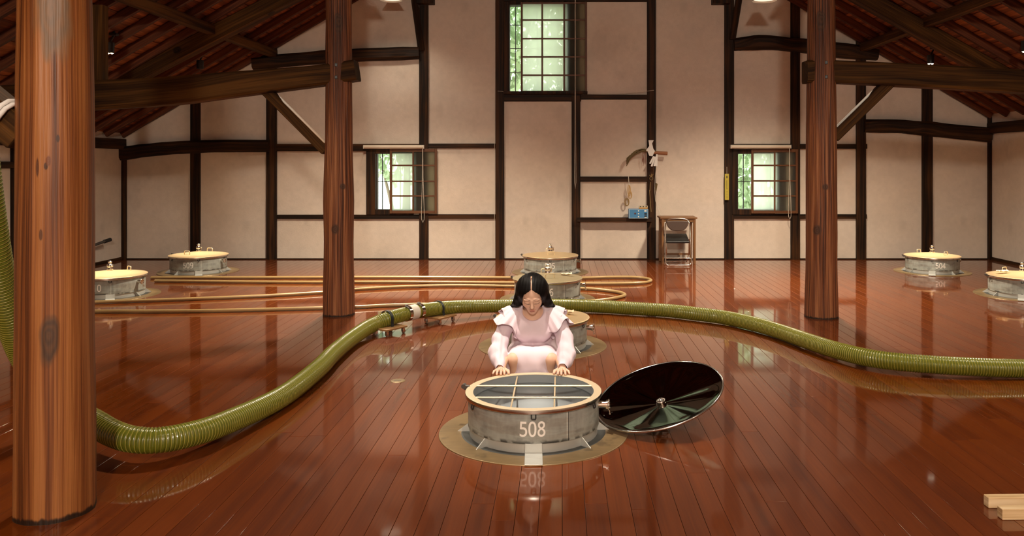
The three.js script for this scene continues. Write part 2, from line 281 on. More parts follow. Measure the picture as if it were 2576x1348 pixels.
M.frost = phys({ color: rgb(0.64, 0.67, 0.56), roughness: 0.87, transmission: 0.97, thickness: 0, ior: 1.35, specularIntensity: 0.4 });
M.glass = phys({ color: rgb(0.96, 1, 0.97), roughness: 0.02, transmission: 1, thickness: 0, ior: 1.45 });
M.frostBright = phys({ color: rgb(0.80, 0.83, 0.74), roughness: 0.88, transmission: 0.97, thickness: 0, ior: 1.35, specularIntensity: 0.4 });  // same frosted glass, brighter outside light put into its colour
function windowUnit(name, o) {                                          // all in photo pixels on the wall
  const w = shell(name), dS = DW - 0.06;
  obj('frame', o.frame.map(f => pbox(f[0], f[1], f[2], f[3], f[4] || DW - 0.03, f[5] || 0.2, 0.004)), M.dark, w);  // includes thin added strips that block daylight leaking behind the sash
  const s = o.sash, sash = obj('sash', [pbox(s[0], s[1], s[0] + s[4], s[3], dS, 0.035), pbox(s[2] - s[4], s[1], s[2], s[3], dS, 0.035), pbox(s[0] + s[4], s[1], s[2] - s[4], s[1] + s[5], dS, 0.03, 0.004, 'x'), pbox(s[0] + s[4], s[3] - s[6], s[2] - s[4], s[3], dS, 0.03, 0.004, 'x')], M.sash, w);
  for (const x of o.mv) obj('muntin', pbox(x - 2, s[1] + 2, x + 2, s[3] - 2, dS + 0.004, 0.022, 0.002), M.sash, sash);
  for (const y of o.mh) obj('muntin', pbox(s[0] + 2, y - 1.9, s[2] - 2, y + 1.9, dS + 0.006, 0.02, 0.002, 'x'), M.sash, sash);
  const xs = [s[0] + s[4], ...o.mv, s[2] - s[4]], ys = [s[1] + s[5], ...o.mh, s[3] - s[6]];
  for (let i = 0; i + 1 < xs.length; i++) for (let j = 0; j + 1 < ys.length; j++) obj('pane', new THREE.PlaneGeometry((xs[i + 1] - xs[i]) / F * dS, (ys[j + 1] - ys[j]) / F * dS).translate(wallX((xs[i] + xs[i + 1]) / 2, dS), wallY((ys[j] + ys[j + 1]) / 2, dS), -dS - 0.018), o.clear ? M.frostBright : M.frost, sash);
  const g = o.open, lat = obj('lattice', [...o.lv.map(x => pbox(x - 1.1, g[1], x + 1.1, g[3], DW + 0.15, 0.02, 0)), ...o.lh.map(y => pbox(g[0], y - 1, g[2], y + 1, DW + 0.15, 0.016, 0))], M.black, w);
  obj('outer_pane', new THREE.PlaneGeometry((g[2] - g[0]) / F * (DW + 0.1), (g[3] - g[1]) / F * (DW + 0.1)).translate(wallX((g[0] + g[2]) / 2, DW + 0.1), wallY((g[1] + g[3]) / 2, DW + 0.1), -DW - 0.11), M.glass, w);
  return w;
}
windowUnit('window_1', { frame: [[1268, 4, 1282, 236], [1282, 2, 1420, 12], [1282, 230, 1420, 238], [1424, 6, 1458, 232, DW + 0.005, 0.02], [1424, 6, 1426, 232, DW - 0.022, 0.03], [1266, 229, 1478, 236, DW - 0.09, 0.1]], sash: [1310, 5, 1477, 233, 5, 4, 5], mv: [1364, 1419], mh: [50, 97, 143, 189], open: [1282, 12, 1420, 231], lv: [1297, 1326, 1351, 1378, 1404], lh: [63, 122, 183] });
windowUnit('window_2', { frame: [[921, 376, 945, 540], [945, 376, 1040, 387], [945, 527, 1040, 540], [1040, 384, 1074, 532, DW + 0.005, 0.02], [1040.5, 384, 1043, 532, DW - 0.022, 0.03], [938, 384, 949, 530, DW + 0.04, 0.1]], sash: [980, 374, 1099, 537, 6, 8, 7], mv: [1039], mh: [416, 456, 493], open: [945, 386, 1040, 528], lv: [962, 1007, 1031], lh: [456] });
windowUnit('window_3', { clear: true, frame: [[1842, 376, 1857, 540], [1857, 376, 1950, 387], [1857, 526, 1950, 540], [1952, 384, 1978, 532, DW + 0.005, 0.02], [1953, 384, 1955, 532, DW - 0.022, 0.03]], sash: [1890, 375, 2008, 537, 6, 8, 7], mv: [1949], mh: [416, 455, 493], open: [1857, 386, 1950, 526], lv: [1870, 1915, 1938], lh: [456] });  // panes use the lighter glass copy, standing in for open sky outside

// ---------------------------------------------------------------- timber frame that stands free
function column(label, x, d, prof, m, top, vScale, sd) {
  const t = thing('timber_column', label, 'column', [x, 0, -d], Math.atan2(-x, d));
  const NA = 56, NH = 70, pos = [], uv = [], idx = [];
  const rad = (h) => { for (let i = 0; i + 1 < prof.length; i++) if (h <= prof[i + 1][0]) return mix(prof[i][1], prof[i + 1][1], clamp((h - prof[i][0]) / (prof[i + 1][0] - prof[i][0]))); return prof[prof.length - 1][1]; };
  for (let j = 0; j <= NH; j++) for (let i = 0; i <= NA; i++) {
    const u = i / NA, h = j / NH * top - 0.004, a = (u - 0.5) * Math.PI * 2, r = rad(h) * (1 + (vn(u * 9, h * 1.1, 9, 64, sd) - 0.5) * 0.07 + (vn(u * 26, h * 2.5, 26, 64, sd + 1) - 0.5) * 0.03 + (vn(2, h * 2.2, 26, 64, sd + 5) - 0.5) * 0.05);
    pos.push(r * Math.sin(a), h, r * Math.cos(a)); uv.push(u, h / vScale);
  }
  for (let j = 0; j < NH; j++) for (let i = 0; i < NA; i++) { const a = j * (NA + 1) + i; idx.push(a, a + 1, a + NA + 1, a + 1, a + NA + 2, a + NA + 1); }
  const g = new THREE.BufferGeometry(); g.setAttribute('position', new THREE.Float32BufferAttribute(pos, 3)); g.setAttribute('uv', new THREE.Float32BufferAttribute(uv, 2)); g.setIndex(idx); g.computeVertexNormals();
  obj('trunk', g, m, t); return t;
}
const colN = column('thick light brown log column nearest the camera with a large dark knot', -2.365, 3.785, [[0, 0.163], [0.4, 0.16], [2.0, 0.154], [2.4, 0.148], [5, 0.14]], M.colA, 4.9, 4, 201);
const colL = column('dark reddish log column left of the crouching woman behind the green hose', -2.39, 8.7, [[0, 0.165], [0.35, 0.163], [0.8, 0.152], [1.2, 0.158], [1.9, 0.145], [2.6, 0.137], [3.2, 0.136], [5, 0.13]], M.colB, 5.0, 5, 203);
const colR = column('dark reddish log column standing on the bare floor right of the window with the thermometer', 2.745, 8.575, [[0, 0.174], [0.3, 0.171], [0.75, 0.163], [1.3, 0.158], [2.0, 0.152], [2.9, 0.14], [5, 0.13]], M.colB, 4.9, 5, 207);
for (const [c, ys] of [[colL, [2.66, 2.53]], [colR, [2.67, 2.52]]]) for (const y of ys) obj('peg', box(0.03, 0.035, 0.03, c === colL ? -0.03 : 0.05, y, c === colL ? 0.128 : 0.125, 0.004), M.black, c);
function logBeam(name, label, pts, d, half, sd) {
  const cv = new THREE.CatmullRomCurve3(pts.map(q => at(q[0], q[1], d))).getPoints(40), hh = new THREE.CatmullRomCurve3(pts.map(q => V(q[2], 0, 0))).getPoints(40);
  return tag(obj(name, sweep(cv, (i, t) => { const h = hh[i].x / F * d; return [[-half, -h * 0.78], [-half * 0.8, -h], [half * 0.8, -h], [half, -h * 0.78], [half, h * 0.84], [half * 0.85, h], [-half * 0.85, h], [-half, h * 0.84]].map(([x, y], k) => [x * (0.95 + 0.1 * vn(t * 12, k, 99, 99, sd)), y * (0.97 + 0.06 * vn(t * 9, k, 99, 99, sd + 1))]); }, { crease: 0.5 }), M.beam), label, 'beam');
}
logBeam('tie_beam', 'knotty bent log tie beam running left from the dark column beside the left window', [[899, 178, 26], [820, 190, 25], [600, 213, 31], [420, 230, 35], [235, 241, 36], [-100, 258, 36], [-330, 262, 36]], 8.68, 0.11, 301);
logBeam('tie_beam', 'squared log tie beam pegged through the right column and running to the right wall', [[2024, 182, 28], [2105, 182, 28], [2350, 194, 28], [2576, 207, 29], [2800, 216, 30], [3130, 222, 30]], 8.58, 0.11, 303);
const brace = (label, a, b, d, w, h) => tag(obj('brace', timber(at(a[0], a[1], d), at(b[0], b[1], d), w, h, 0.01), M.beam), label, 'brace');
brace('slanting square brace from the bent tie beam down to the left dark column', [668, 226], [822, 380], 8.7, 0.12, 0.105);
brace('slanting square brace from the right tie beam down to the right dark column', [2240, 204], [2095, 346], 8.58, 0.12, 0.115);
brace('pale square brace tied with white rope left of the nearest column', [-190, 130], [70, 343], 3.785, 0.15, 0.155);
tag(obj('roof_strut', timber(V(-4.94, 2.42, -8.68), V(-4.94, roofY(-4.94) - 0.28, -8.68), 0.115, 0.115, 0.006, V(0, 0, 1)), M.beam), 'short square post standing on the bent tie beam right of the nearest column', 'post');
tag(obj('rope', (() => { const c = at(16, 298, 3.785), ax = at(70, 343, 3.785).sub(at(-190, 130, 3.785)).normalize(), u = V(0, 0, 1), v = ax.clone().cross(u), p = []; for (let k = 0; k <= 40; k++) { const a = k / 20 * Math.PI * 2, q = 0.098; const s = Math.max(Math.abs(Math.cos(a)), Math.abs(Math.sin(a))); p.push(c.clone().addScaledVector(u, Math.cos(a) * q / (s * 0.85 + 0.15)).addScaledVector(v, Math.sin(a) * q / (s * 0.85 + 0.15)).addScaledVector(ax, (k - 20) * 0.0012)); } return tube(p, 0.011, 8); })(), M.paper), 'white rope wound round the pale brace left of the nearest column', 'rope');
// ---------------------------------------------------------------- tank mouths and lids
TX.ring = tex(512, 512, (u, v) => { const a = fbm(u, v, 6, 6, 111, 4), b = fbm(u, v, 90, 14, 113, 3), c = sstep(0.58, 0.72, fbm(u, v, 5, 9, 117, 4)); const k = 0.85 + a * 0.2 + (b - 0.5) * 0.14; return lerp3([146 * k, 122 * k, 86 * k], [98 * k, 82 * k, 60 * k], c * 0.6); });
M.ring = std({ map: TX.ring, metalness: 0.5, roughness: 0.36 });
M.pan = std({ color: rgb(0.075, 0.08, 0.078), metalness: 0.5, roughness: 0.5 });
M.collar = std({ color: rgb(0.55, 0.56, 0.53), metalness: 0.5, roughness: 0.45 });
M.rim = std({ color: rgb(0.78, 0.63, 0.43), metalness: 0.4, roughness: 0.4 });
M.band = std({ color: rgb(0.62, 0.59, 0.55), metalness: 1, roughness: 0.2 });
M.inner = std({ color: rgb(0.26, 0.28, 0.29), metalness: 0.3, roughness: 0.55 });
M.lid = std({ color: rgb(0.72, 0.54, 0.32), metalness: 0.7, roughness: 0.42 }); M.lidDull = std({ color: rgb(0.40, 0.33, 0.21), metalness: 0.7, roughness: 0.42 });
M.tan = std({ color: rgb(0.70, 0.58, 0.38), metalness: 0.5, roughness: 0.35 });
function bodyMat(num, deg, s, ink = 1) {
  const w = 2048, h = 256, cv = document.createElement('canvas'); cv.width = w; cv.height = h; const g = cv.getContext('2d');
  const im = g.createImageData(w, h);
  for (let j = 0; j < h; j++) for (let i = 0; i < w; i++) {
    const u = i / w, v = 1 - j / h, a = fbm(u, v, 24, 3, s, 4), b = fbm(u, v, 9, 5, s + 9, 4), run = fbm(u, v, 90, 2, s + 17, 3), grime = sstep(0.52, 0.75, fbm(u, v, 34, 4, s + 29, 4));
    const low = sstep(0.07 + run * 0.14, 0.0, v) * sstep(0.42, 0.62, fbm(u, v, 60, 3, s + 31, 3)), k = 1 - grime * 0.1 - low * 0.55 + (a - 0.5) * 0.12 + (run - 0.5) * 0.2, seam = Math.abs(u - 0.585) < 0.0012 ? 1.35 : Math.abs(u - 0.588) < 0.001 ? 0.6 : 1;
    const o = (j * w + i) * 4, c = lerp3([160, 164, 158], [150, 149, 140], sstep(0.4, 0.65, b)); im.data[o] = clamp(c[0] * k * seam, 0, 255); im.data[o + 1] = clamp(c[1] * k * seam, 0, 255); im.data[o + 2] = clamp(c[2] * k * seam, 0, 255); im.data[o + 3] = 255;
  }
  g.putImageData(im, 0, 0);
  if (num) {
    const cx = (0.5 + deg / 360) * w; g.fillStyle = `rgba(250,247,240,${ink})`; g.textAlign = 'center'; g.textBaseline = 'alphabetic';
    for (let k = 0; k < 3; k++) { g.save(); g.translate(cx + (k - 1) * 42, 190); g.scale(0.62, 1.42); g.font = '124px sans-serif'; g.strokeStyle = g.fillStyle; g.lineWidth = 3; g.strokeText(num[k], 0, 0); g.fillText(num[k], 0, 0); g.restore(); }
  }
  const t = new THREE.CanvasTexture(cv); t.colorSpace = THREE.SRGBColorSpace; t.wrapS = THREE.RepeatWrapping;
  return std({ map: t, metalness: 0.15, roughness: 0.45 });
}
const wire = (pts, r, n = 8) => tube(pts.map(p => V(...p)), r, n);
const TG = {                                                             // shared geometries
  ring: grain(lathe([[0.435, 0.0005], [0.435, 0.006], [0.566, 0.006], [0.569, 0.003], [0.569, 0.0]], 96), 'x'),
  pan: lathe([[0.37, 0.0012], [0.37, 0.004], [0.436, 0.004], [0.436, 0.0012]], 80),
  collar: lathe([[0.386, 0.002], [0.386, 0.058], [0.384, 0.062]], 80),
  body: lathe([[0.394, 0.057], [0.394, 0.222]], 96), lip: lathe([[0.384, 0.0565], [0.394, 0.057]], 96),
  band: lathe([[0.393, 0.221], [0.4, 0.223], [0.410, 0.226], [0.4125, 0.229], [0.4125, 0.245], [0.410, 0.249]], 96),
  rim: lathe([[0.411, 0.2475], [0.408, 0.25], [0.368, 0.25], [0.364, 0.247]], 96),
  inner: lathe([[0.365, 0.248], [0.364, 0.196], [0.366, 0.193], [0.383, 0.190], [0.384, 0.012], [0.0, 0.012]], 80),
  gusset: (() => { const s = new THREE.Shape([[0, 0], [0.075, 0], [0, 0.055]].map(p => new THREE.Vector2(...p))); return new THREE.ExtrudeGeometry(s, { depth: 0.005, bevelEnabled: false }).translate(0, 0, -0.0025); })(),
};
function tank(num, label, x, d, deg, { open = false, out = 75, s = 1, ink = 1, sc = 1 } = {}) {
  const t = thing('tank_mouth', label, 'tank', [x, 0, -d], 0, 'numbered steel tank mouths standing in the floor');
  t.scale.setScalar(sc); obj('floor_ring', TG.ring, M.ring, t); obj('gap_pan', TG.pan, M.pan, t); obj('collar', [TG.collar, TG.lip], M.collar, t); const bd = obj('body', TG.body, bodyMat(num, deg, s, ink), t); bd.userData.label = 'weathered steel wall with a white painted number';
  obj('band', TG.band, M.band, t); obj('rim', TG.rim, M.rim, t); obj('inner_wall', TG.inner, M.inner, t);
  const side = Math.atan2(-x, d);
  for (let k = 0; k < 7; k++) { const g = obj('gusset', TG.gusset, M.collar, t), a = (k + 1) / 8 * Math.PI * 2 + side; g.position.set(0.386 * Math.sin(a), 0.004, 0.386 * Math.cos(a)); g.rotation.y = a - Math.PI / 2; }
  const cp = obj('cover_plate', [box(0.098, 0.054, 0.006, 0, 0.032, 0.391, 0.002, 'y'), box(0.098, 0.004, 0.186, 0, 0.0085, 0.481, 0.0015)], M.collar, t); cp.rotation.y = side;
  for (const a of [0.0, 1.05, 2.1, 3.14, -2.1, -1.05]) { const h = obj('hook', wire([[-0.012, 0.226, 0.404], [-0.012, 0.204, 0.409], [-0.009, 0.199, 0.409], [0.009, 0.199, 0.409], [0.012, 0.204, 0.409], [0.012, 0.226, 0.404]], 0.0038), M.black, t); h.rotation.y = a + side; }
  const o = obj('outlet_pipe', [T(cyl(0.021, 0.021, 0.06, 0, 0, 0, 24, Math.PI / 2), 0, 0.178, 0.42), T(cyl(0.027, 0.027, 0.012, 0, 0, 0, 24, Math.PI / 2), 0, 0.178, 0.447)], M.chrome, t); o.rotation.y = out * Math.PI / 180;
  obj('clamp', [T(new THREE.TorusGeometry(0.029, 0.005, 8, 28), 0, 0.178, 0.456), rod(V(0.012, 0.15, 0.458), V(0.016, 0.122, 0.462), 0.004), T(new THREE.SphereGeometry(0.007, 10, 8), 0.016, 0.12, 0.462), box(0.03, 0.006, 0.006, 0.016, 0.126, 0.462, 0.002)], M.chrome, o);
  const hg = obj('hinge_lug', [T(new RoundedBoxGeometry(0.02, 0.03, 0.035, 2, 0.005), 0, 0.244, 0.42), T(cyl(0.014, 0.014, 0.03, 0, 0, 0, 16, 0, 0, Math.PI / 2), 0, 0.252, 0.437)], M.steelDark, t); hg.rotation.y = -100 * Math.PI / 180;
  if (open) {
    const bar = (a, b) => rod(V(...a), V(...b), 0.0055, 10), q = (z) => Math.sqrt(0.367 ** 2 - z * z);
    const gg = thing('guard_grid', 'square grid of four steel safety bars across the open tank mouth 508', 'grid', [x, 0, -d]);
    for (const z of [-0.1, 0.15]) obj('bar', bar([-q(z), 0.246, z], [q(z), 0.246, z]), M.tan, gg);
    for (const xx of [-0.118, 0.128]) obj('bar', bar([xx, 0.2355, -q(xx)], [xx, 0.2355, q(xx)]), M.tan, gg);
  }
  return t;
}
const XM = -0.17, D1 = 4.91, D2 = 7.22, D3 = 9.7, D4 = 12.1;
tank('508', 'open steel tank mouth painted 508 before the crouching woman', XM, D1, 1, { open: true, out: 82, s: 401 });
tank('507', 'closed steel tank mouth directly behind the crouching woman in front of the green hose', XM, D2, 3, { out: 78, s: 431 });
tank('506', 'closed steel tank mouth painted 506 behind the green hose', XM, D3, 0, { out: 80, s: 461 });
tank('505', 'closed steel tank mouth painted 505 nearest the back wall in the middle row', XM, D4, 0, { out: 80, s: 491, ink: 0.8 });
tank('509', 'closed steel tank mouth painted 509 in the left back corner', -5.44, 12.15, 3, { out: 75, s: 521, ink: 0.75 });
tank('510', 'closed steel tank mouth half hidden by the nearest column', -5.57, 10.0, 5, { out: 78, s: 551 });
tank('504', 'closed steel tank mouth painted 504 in the right back corner', 5.55, 12.15, -7, { out: 95, s: 581, sc: 0.95 });
tank('', 'closed steel tank mouth without a visible number cut by the right picture edge', 5.68, 10.0, 0, { out: 200, s: 611, sc: 0.96 });
const LG = {
  cone: lathe([[0.0, 0.300], [0.045, 0.301], [0.10, 0.2945], [0.40, 0.2585], [0.416, 0.255], [0.419, 0.251], [0.417, 0.2495], [0.40, 0.2515], [0.10, 0.2885], [0.0, 0.295]], 96),
  valve: lathe([[0.0, 0.296], [0.036, 0.296], [0.036, 0.318], [0.031, 0.322], [0.026, 0.34], [0.034, 0.346], [0.036, 0.352], [0.036, 0.372], [0.03, 0.378], [0.02, 0.382], [0.02, 0.395], [0.024, 0.4], [0.024, 0.41], [0.015, 0.418], [0, 0.42]], 32),
  nut: [T(new THREE.CylinderGeometry(0.012, 0.012, 0.03, 6), 0.042, 0.335, 0), T(new THREE.SphereGeometry(0.011, 12, 10), 0.048, 0.36, 0), rod(V(0.03, 0.335, 0), V(0.05, 0.335, 0), 0.006)],
};
function lid(label, x, d, turn, m = M.lid, sc = 1) {
  const t = thing('tank_cover', label, 'cover', [x, 0.001, -d], turn * Math.PI / 180, 'conical steel covers lying on the tank mouths');
  t.scale.setScalar(sc); obj('cone', LG.cone, m, t);
  for (const s of [-1, 1]) obj('handle', wire([[-0.05, 0.272, s * 0.22], [-0.05, 0.315, s * 0.225], [-0.046, 0.325, s * 0.226], [-0.036, 0.33, s * 0.227], [0.036, 0.33, s * 0.227], [0.046, 0.325, s * 0.226], [0.05, 0.315, s * 0.225], [0.05, 0.272, s * 0.22]], 0.0055), M.tan, t);
  const v = obj('valve', LG.valve, M.chrome, t); obj('nut', LG.nut, M.chrome, v);
  return t;
}
lid('brass-tinted steel lid on the tank mouth behind the crouching woman', XM, D2, 60);
lid('dull steel lid with a tall chrome valve on tank mouth 506', XM, D3, 8, M.lidDull);
lid('brass-tinted steel lid on tank mouth 505 nearest the back wall', XM, D4, 4);
lid('brightly lit steel lid on tank mouth 509 in the left back corner', -5.44, 12.15, -20);
lid('brightly lit steel lid on the tank mouth beside the nearest column', -5.57, 10.0, -40);
lid('brightly lit steel lid on tank mouth 504 in the right back corner', 5.55, 12.15, 35, M.lid, 0.95);
lid('steel lid on the tank mouth cut by the right picture edge', 5.68, 10.0, 35, M.lid, 0.96);
for (const [lb, x, d, px, py] of [['507', XM, D2, 1424, 780], ['506', XM, D3, 1424, 685], ['right edge', 5.68, 10, 2520, 690]]) {
  const p = at(px, py, d), r = Math.hypot(p.x - x, p.z + d), q = V(p.x, 0.2985 - (clamp(r, 0.1, 0.4) - 0.1) * 0.12, p.z);
  const t = thing('paper_tag', { 507: 'crumpled cream paper tag on the lid right behind the woman', 506: 'crumpled cream paper tag on the lid of tank mouth 506', 'right edge': 'crumpled cream paper tag on the lid at the right picture edge' }[lb], 'tag', [q.x, q.y, q.z], -0.25);
  const g = new THREE.PlaneGeometry(0.12, 0.06, 14, 8); g.rotateX(-Math.PI / 2); const a = g.attributes.position; for (let i = 0; i < a.count; i++) a.setY(i, 0.004 + 0.02 * vn(a.getX(i) * 55 + 9, a.getZ(i) * 55 + 9, 99, 99, 701)); g.computeVertexNormals(); obj('sheet', g, M.tagPaper ??= std({ color: rgb(0.78, 0.62, 0.42), roughness: 0.8, side: THREE.DoubleSide }), t); obj('fold', T(g.clone(), 0.012, 0.006, 0.006, 0.05, 0.2, 0.06), M.tagPaper, t);
}
// the lid of 508, upside down and leaning, polished inside
M.mirror = phys({ color: rgb(0.115, 0.105, 0.085), metalness: 1, roughness: 0.06 });
{
  const n = V(-0.275, 0.942, 0.19).normalize(), c = at(1658, 993, 5.09), t = thing('tank_cover', 'removed steel lid lying upside down with its dark shiny inside beside the tank mouth 508', 'cover', [c.x, c.y, c.z]);
  t.quaternion.setFromUnitVectors(V(0, 1, 0), n); t.updateMatrixWorld();
  const cg = lathe([[0.0, -0.060], [0.03, -0.0562], [0.06, -0.0523], [0.10, -0.047], [0.15, -0.0393], [0.2, -0.0315], [0.25, -0.0237], [0.3, -0.0158], [0.345, -0.0087], [0.375, -0.004], [0.392, 0.004], [0.404, 0.0055]], 192), ca = cg.attributes.position;
  for (let i = 0; i < ca.count; i++) { const r = Math.hypot(ca.getX(i), ca.getZ(i)), q = Math.atan2(ca.getX(i), ca.getZ(i)); if (r < 0.38) ca.setY(i, ca.getY(i) + 0.006 * (r / 0.4) * sstep(0.39, 0.33, r) * (Math.abs(Math.sin(q * 3.5 + 0.4)) ** 6 - 0.3 * Math.sin(q * 5))); }
  cg.computeVertexNormals();
  obj('cone', cg, M.mirror, t).userData.label = 'dark polished inside of the cone';
  obj('outer_shell', lathe([[0.404, 0.0055], [0.409, 0.003], [0.409, -0.003], [0.396, -0.0045], [0.375, -0.009], [0.10, -0.053], [0.0, -0.066]], 96), M.band, t);
  obj('rim_edge', lathe([[0.401, 0.0055], [0.405, 0.009], [0.411, 0.006], [0.411, -0.002], [0.405, -0.004]], 96), M.band, t);
  obj('boss', lathe([[0.03, -0.062], [0.03, -0.040], [0.026, -0.036], [0.018, -0.036], [0.016, -0.045], [0, -0.046]], 24), M.chrome, t);
  obj('valve', lathe([[0.0, -0.060], [0.036, -0.062], [0.036, -0.085], [0.026, -0.09], [0.034, -0.096], [0.034, -0.122], [0, -0.128]].map(p => [p[0], p[1]]), 24), M.chrome, t);
  for (const s of [-1, 1]) obj('handle', wire([[-0.05, -0.032, s * 0.22], [-0.05, -0.075, s * 0.225], [-0.036, -0.088, s * 0.227], [0.036, -0.088, s * 0.227], [0.05, -0.075, s * 0.225], [0.05, -0.032, s * 0.22]], 0.0055), M.tan, t);
}

// ---------------------------------------------------------------- hoses, carts
M.plank = std({ map: rep(TX.pine, 1 / 0.3, 1 / 1.2), color: rgb(0.42, 0.3, 0.2), roughness: 0.6 });
M.strap = std({ color: rgb(0.01, 0.016, 0.018), roughness: 0.5 });
M.hose = phys({ color: rgb(0.14, 0.158, 0.011), roughness: 0.32, clearcoat: 0.7, clearcoatRoughness: 0.14, transmission: 0.12, thickness: 0 });
M.helix = phys({ color: rgb(0.33, 0.30, 0.045), roughness: 0.3, clearcoat: 0.8, clearcoatRoughness: 0.12 });
const RH = 0.071;
{
  const P = (x, y, h) => { const d = F * (EYE - h) / (y - CY); return at(x, y, d); }, h0 = RH + 0.003;
  const A = [at(-55, 250, 3.95), at(-40, 420, 4.0), at(-16, 600, 4.12), at(14, 760, 4.32), at(62, 900, 4.6), P(130, 990, 0.26), P(190, 1035, 0.2), P(243, 1066, 0.17), P(285, 1090, 0.15), P(335, 1105, 0.135), P(400, 1107, 0.122), P(500, 1087, 0.108), P(600, 1050, 0.09), P(705, 1000, 0.076), P(800, 928, h0), P(838, 889, h0), P(890, 847, h0), P(940, 816, 0.105), P(978, 801, 0.142), P(1010, 792, 0.148), P(1034, 786.5, 0.15)];
  const B = [P(1046, 784, 0.15), P(1070, 779.5, 0.148), P(1106, 775, 0.14), P(1150, 772, 0.128), P(1200, 770.5, 0.114), P(1280, 769, 0.097), P(1400, 767.5, 0.082), P(1500, 770, h0), P(1600, 776, h0), P(1680, 781, h0), P(1750, 789, h0), P(1820, 798, h0), P(1890, 813, h0), P(1960, 833, h0), P(2030, 857, h0 + 0.006), P(2105, 881, h0 + 0.01), P(2180, 899, h0 + 0.014), P(2250, 909, h0 + 0.015), P(2390, 920, h0 + 0.012), P(2580, 927, h0), P(2720, 928, h0)];
  const t = thing('suction_hose', 'thick ribbed green suction hose snaking across the floor behind the woman', 'hose');
  const kinds = [M.hose, M.helix];
  for (const [pts, lab] of [[A, 1], [B, 2]]) {
    const cv = new THREE.CatmullRomCurve3(pts, false, 'centripetal'), len = cv.getLength(), pitch = 0.0195, per = 6, n = Math.round(len / pitch) * per, c = cv.getSpacedPoints(n);
    const rad = (i) => RH - 0.0048 + 0.0048 * (0.5 + 0.5 * Math.cos(i / per * Math.PI * 2));
    obj('tube', sweep(c, (i) => ring(rad(i) - 0.0012, 22), { up: lab === 1 ? V(1, 0, 0) : V(0, 1, 0) }), M.hose, t);
    const nr = Math.round(len / pitch), turns = [], fr = []; let x = null;       // the stiff spiral: one ring of wire a pitch
    const cc = cv.getSpacedPoints(nr * 16), hp = [];
    for (let i = 0; i < cc.length; i++) { const tg = cc[Math.min(i + 1, cc.length - 1)].clone().sub(cc[Math.max(i - 1, 0)]).normalize(); if (!x) x = (lab === 1 ? V(1, 0, 0) : V(0, 1, 0)).cross(tg).normalize(); else x = x.addScaledVector(tg, -x.dot(tg)).normalize(); const y = tg.clone().cross(x), a = i / 16 * Math.PI * 2; hp.push(cc[i].clone().addScaledVector(x, Math.cos(a) * (RH - 0.0034)).addScaledVector(y, Math.sin(a) * (RH - 0.0034))); }
    const hx = obj('spiral', sweep(hp, () => ring(0.003, 5), {}), M.helix, t); hx.userData.label = 'yellowish stiff spiral rib';
  }
  // coupling between the two lengths
  const a = A[A.length - 1], b = B[0], ax = b.clone().sub(a).normalize(), on = (s) => a.clone().addScaledVector(ax, s), L = a.distanceTo(b);
  const cf = (s, e, r) => { const g = new THREE.CylinderGeometry(r, r, Math.abs(e - s), 40, 1); g.rotateX(Math.PI / 2); return frameTo(g, on(s), on(e)); };
  const cu = obj('coupling', [-0.03, -0.017, -0.004, 0.009, 0.022, 0.035, 0.048].map(s => cf(s, s + 0.0125, 0.0745)), M.white, t); cu.userData.label = 'white tape wound round the joint';
  for (const s of [-0.075, L + 0.028]) { const k = obj('clamp_band', [cf(s, s + 0.036, 0.077)], M.chrome, t); const bolt = on(s + 0.018).add(V(0, 0.08, 0.01)); obj('bolt', [rod(bolt.clone().addScaledVector(ax, -0.02).add(V(0, 0, -0.03)), bolt.clone().add(V(0, 0, 0.045)), 0.007), T(new RoundedBoxGeometry(0.032, 0.022, 0.022, 2, 0.004), bolt.x, bolt.y, bolt.z), rod(bolt.clone().add(V(0, 0, 0.03)), bolt.clone().add(V(0.04, -0.02, 0.06)), 0.004)], M.steelDark, k); }
  // carts
  for (const [lb, hx, hy, hh, x0, y0, x1, y1] of [['small wooden dolly on casters under the hose joint, left of the white tape', 978, 801, 0.142, 955, 828, 1030, 815], ['small wooden dolly on casters under the hose, right of the white tape', 1106, 775, 0.14, 1066, 803, 1140, 799]]) {
    const c = P(hx, hy, hh), c2 = lab2(x0, y0, x1, y1);
    function lab2(x0, y0, x1, y1) { const a = ground(x0, y0, 0.06), b = ground(x1, y1, 0.06); return [a, b]; }
    const dirH = (hx < 1040 ? P(1010, 792, 0.148).sub(P(955, 811, 0.12)) : P(1150, 772, 0.1).sub(P(1070, 779.5, 0.148))).setY(0).normalize();
    const g = thing('hose_dolly', lb, 'dolly', [c.x, 0, c.z + 0.02], Math.atan2(-dirH.z, dirH.x));
    obj('board', grain(new RoundedBoxGeometry(0.27, 0.018, 0.24, 2, 0.004), 'x').translate(0, 0.064, 0), M.plank, g);
    for (const sx of [-1, 1]) for (const sz of [-1, 1]) { const w = obj('caster', [T(cyl(0.009, 0.012, 0.016, 0, 0, 0, 12), sx * 0.105, 0.05, sz * 0.09), T(new RoundedBoxGeometry(0.026, 0.028, 0.006, 1, 0.002), sx * 0.105, 0.034, sz * 0.09 + 0.011), T(new RoundedBoxGeometry(0.026, 0.028, 0.006, 1, 0.002), sx * 0.105, 0.034, sz * 0.09 - 0.011)], M.chrome, g); obj('wheel', T(cyl(0.019, 0.019, 0.014, 0, 0, 0, 20, Math.PI / 2), sx * 0.105 + 0.006, 0.0195, sz * 0.09), M.band, w); }
    const top = hh - 0.064, st = []; for (let k = 0; k <= 28; k++) { const a = -0.32 + k / 28 * (Math.PI + 0.64), r = RH + 0.006; st.push(V(0, 0.064 + top + Math.sin(a) * r, Math.cos(a) * r)); } st.unshift(V(0, 0.074, RH + 0.008)); st.push(V(0, 0.074, -RH - 0.008));
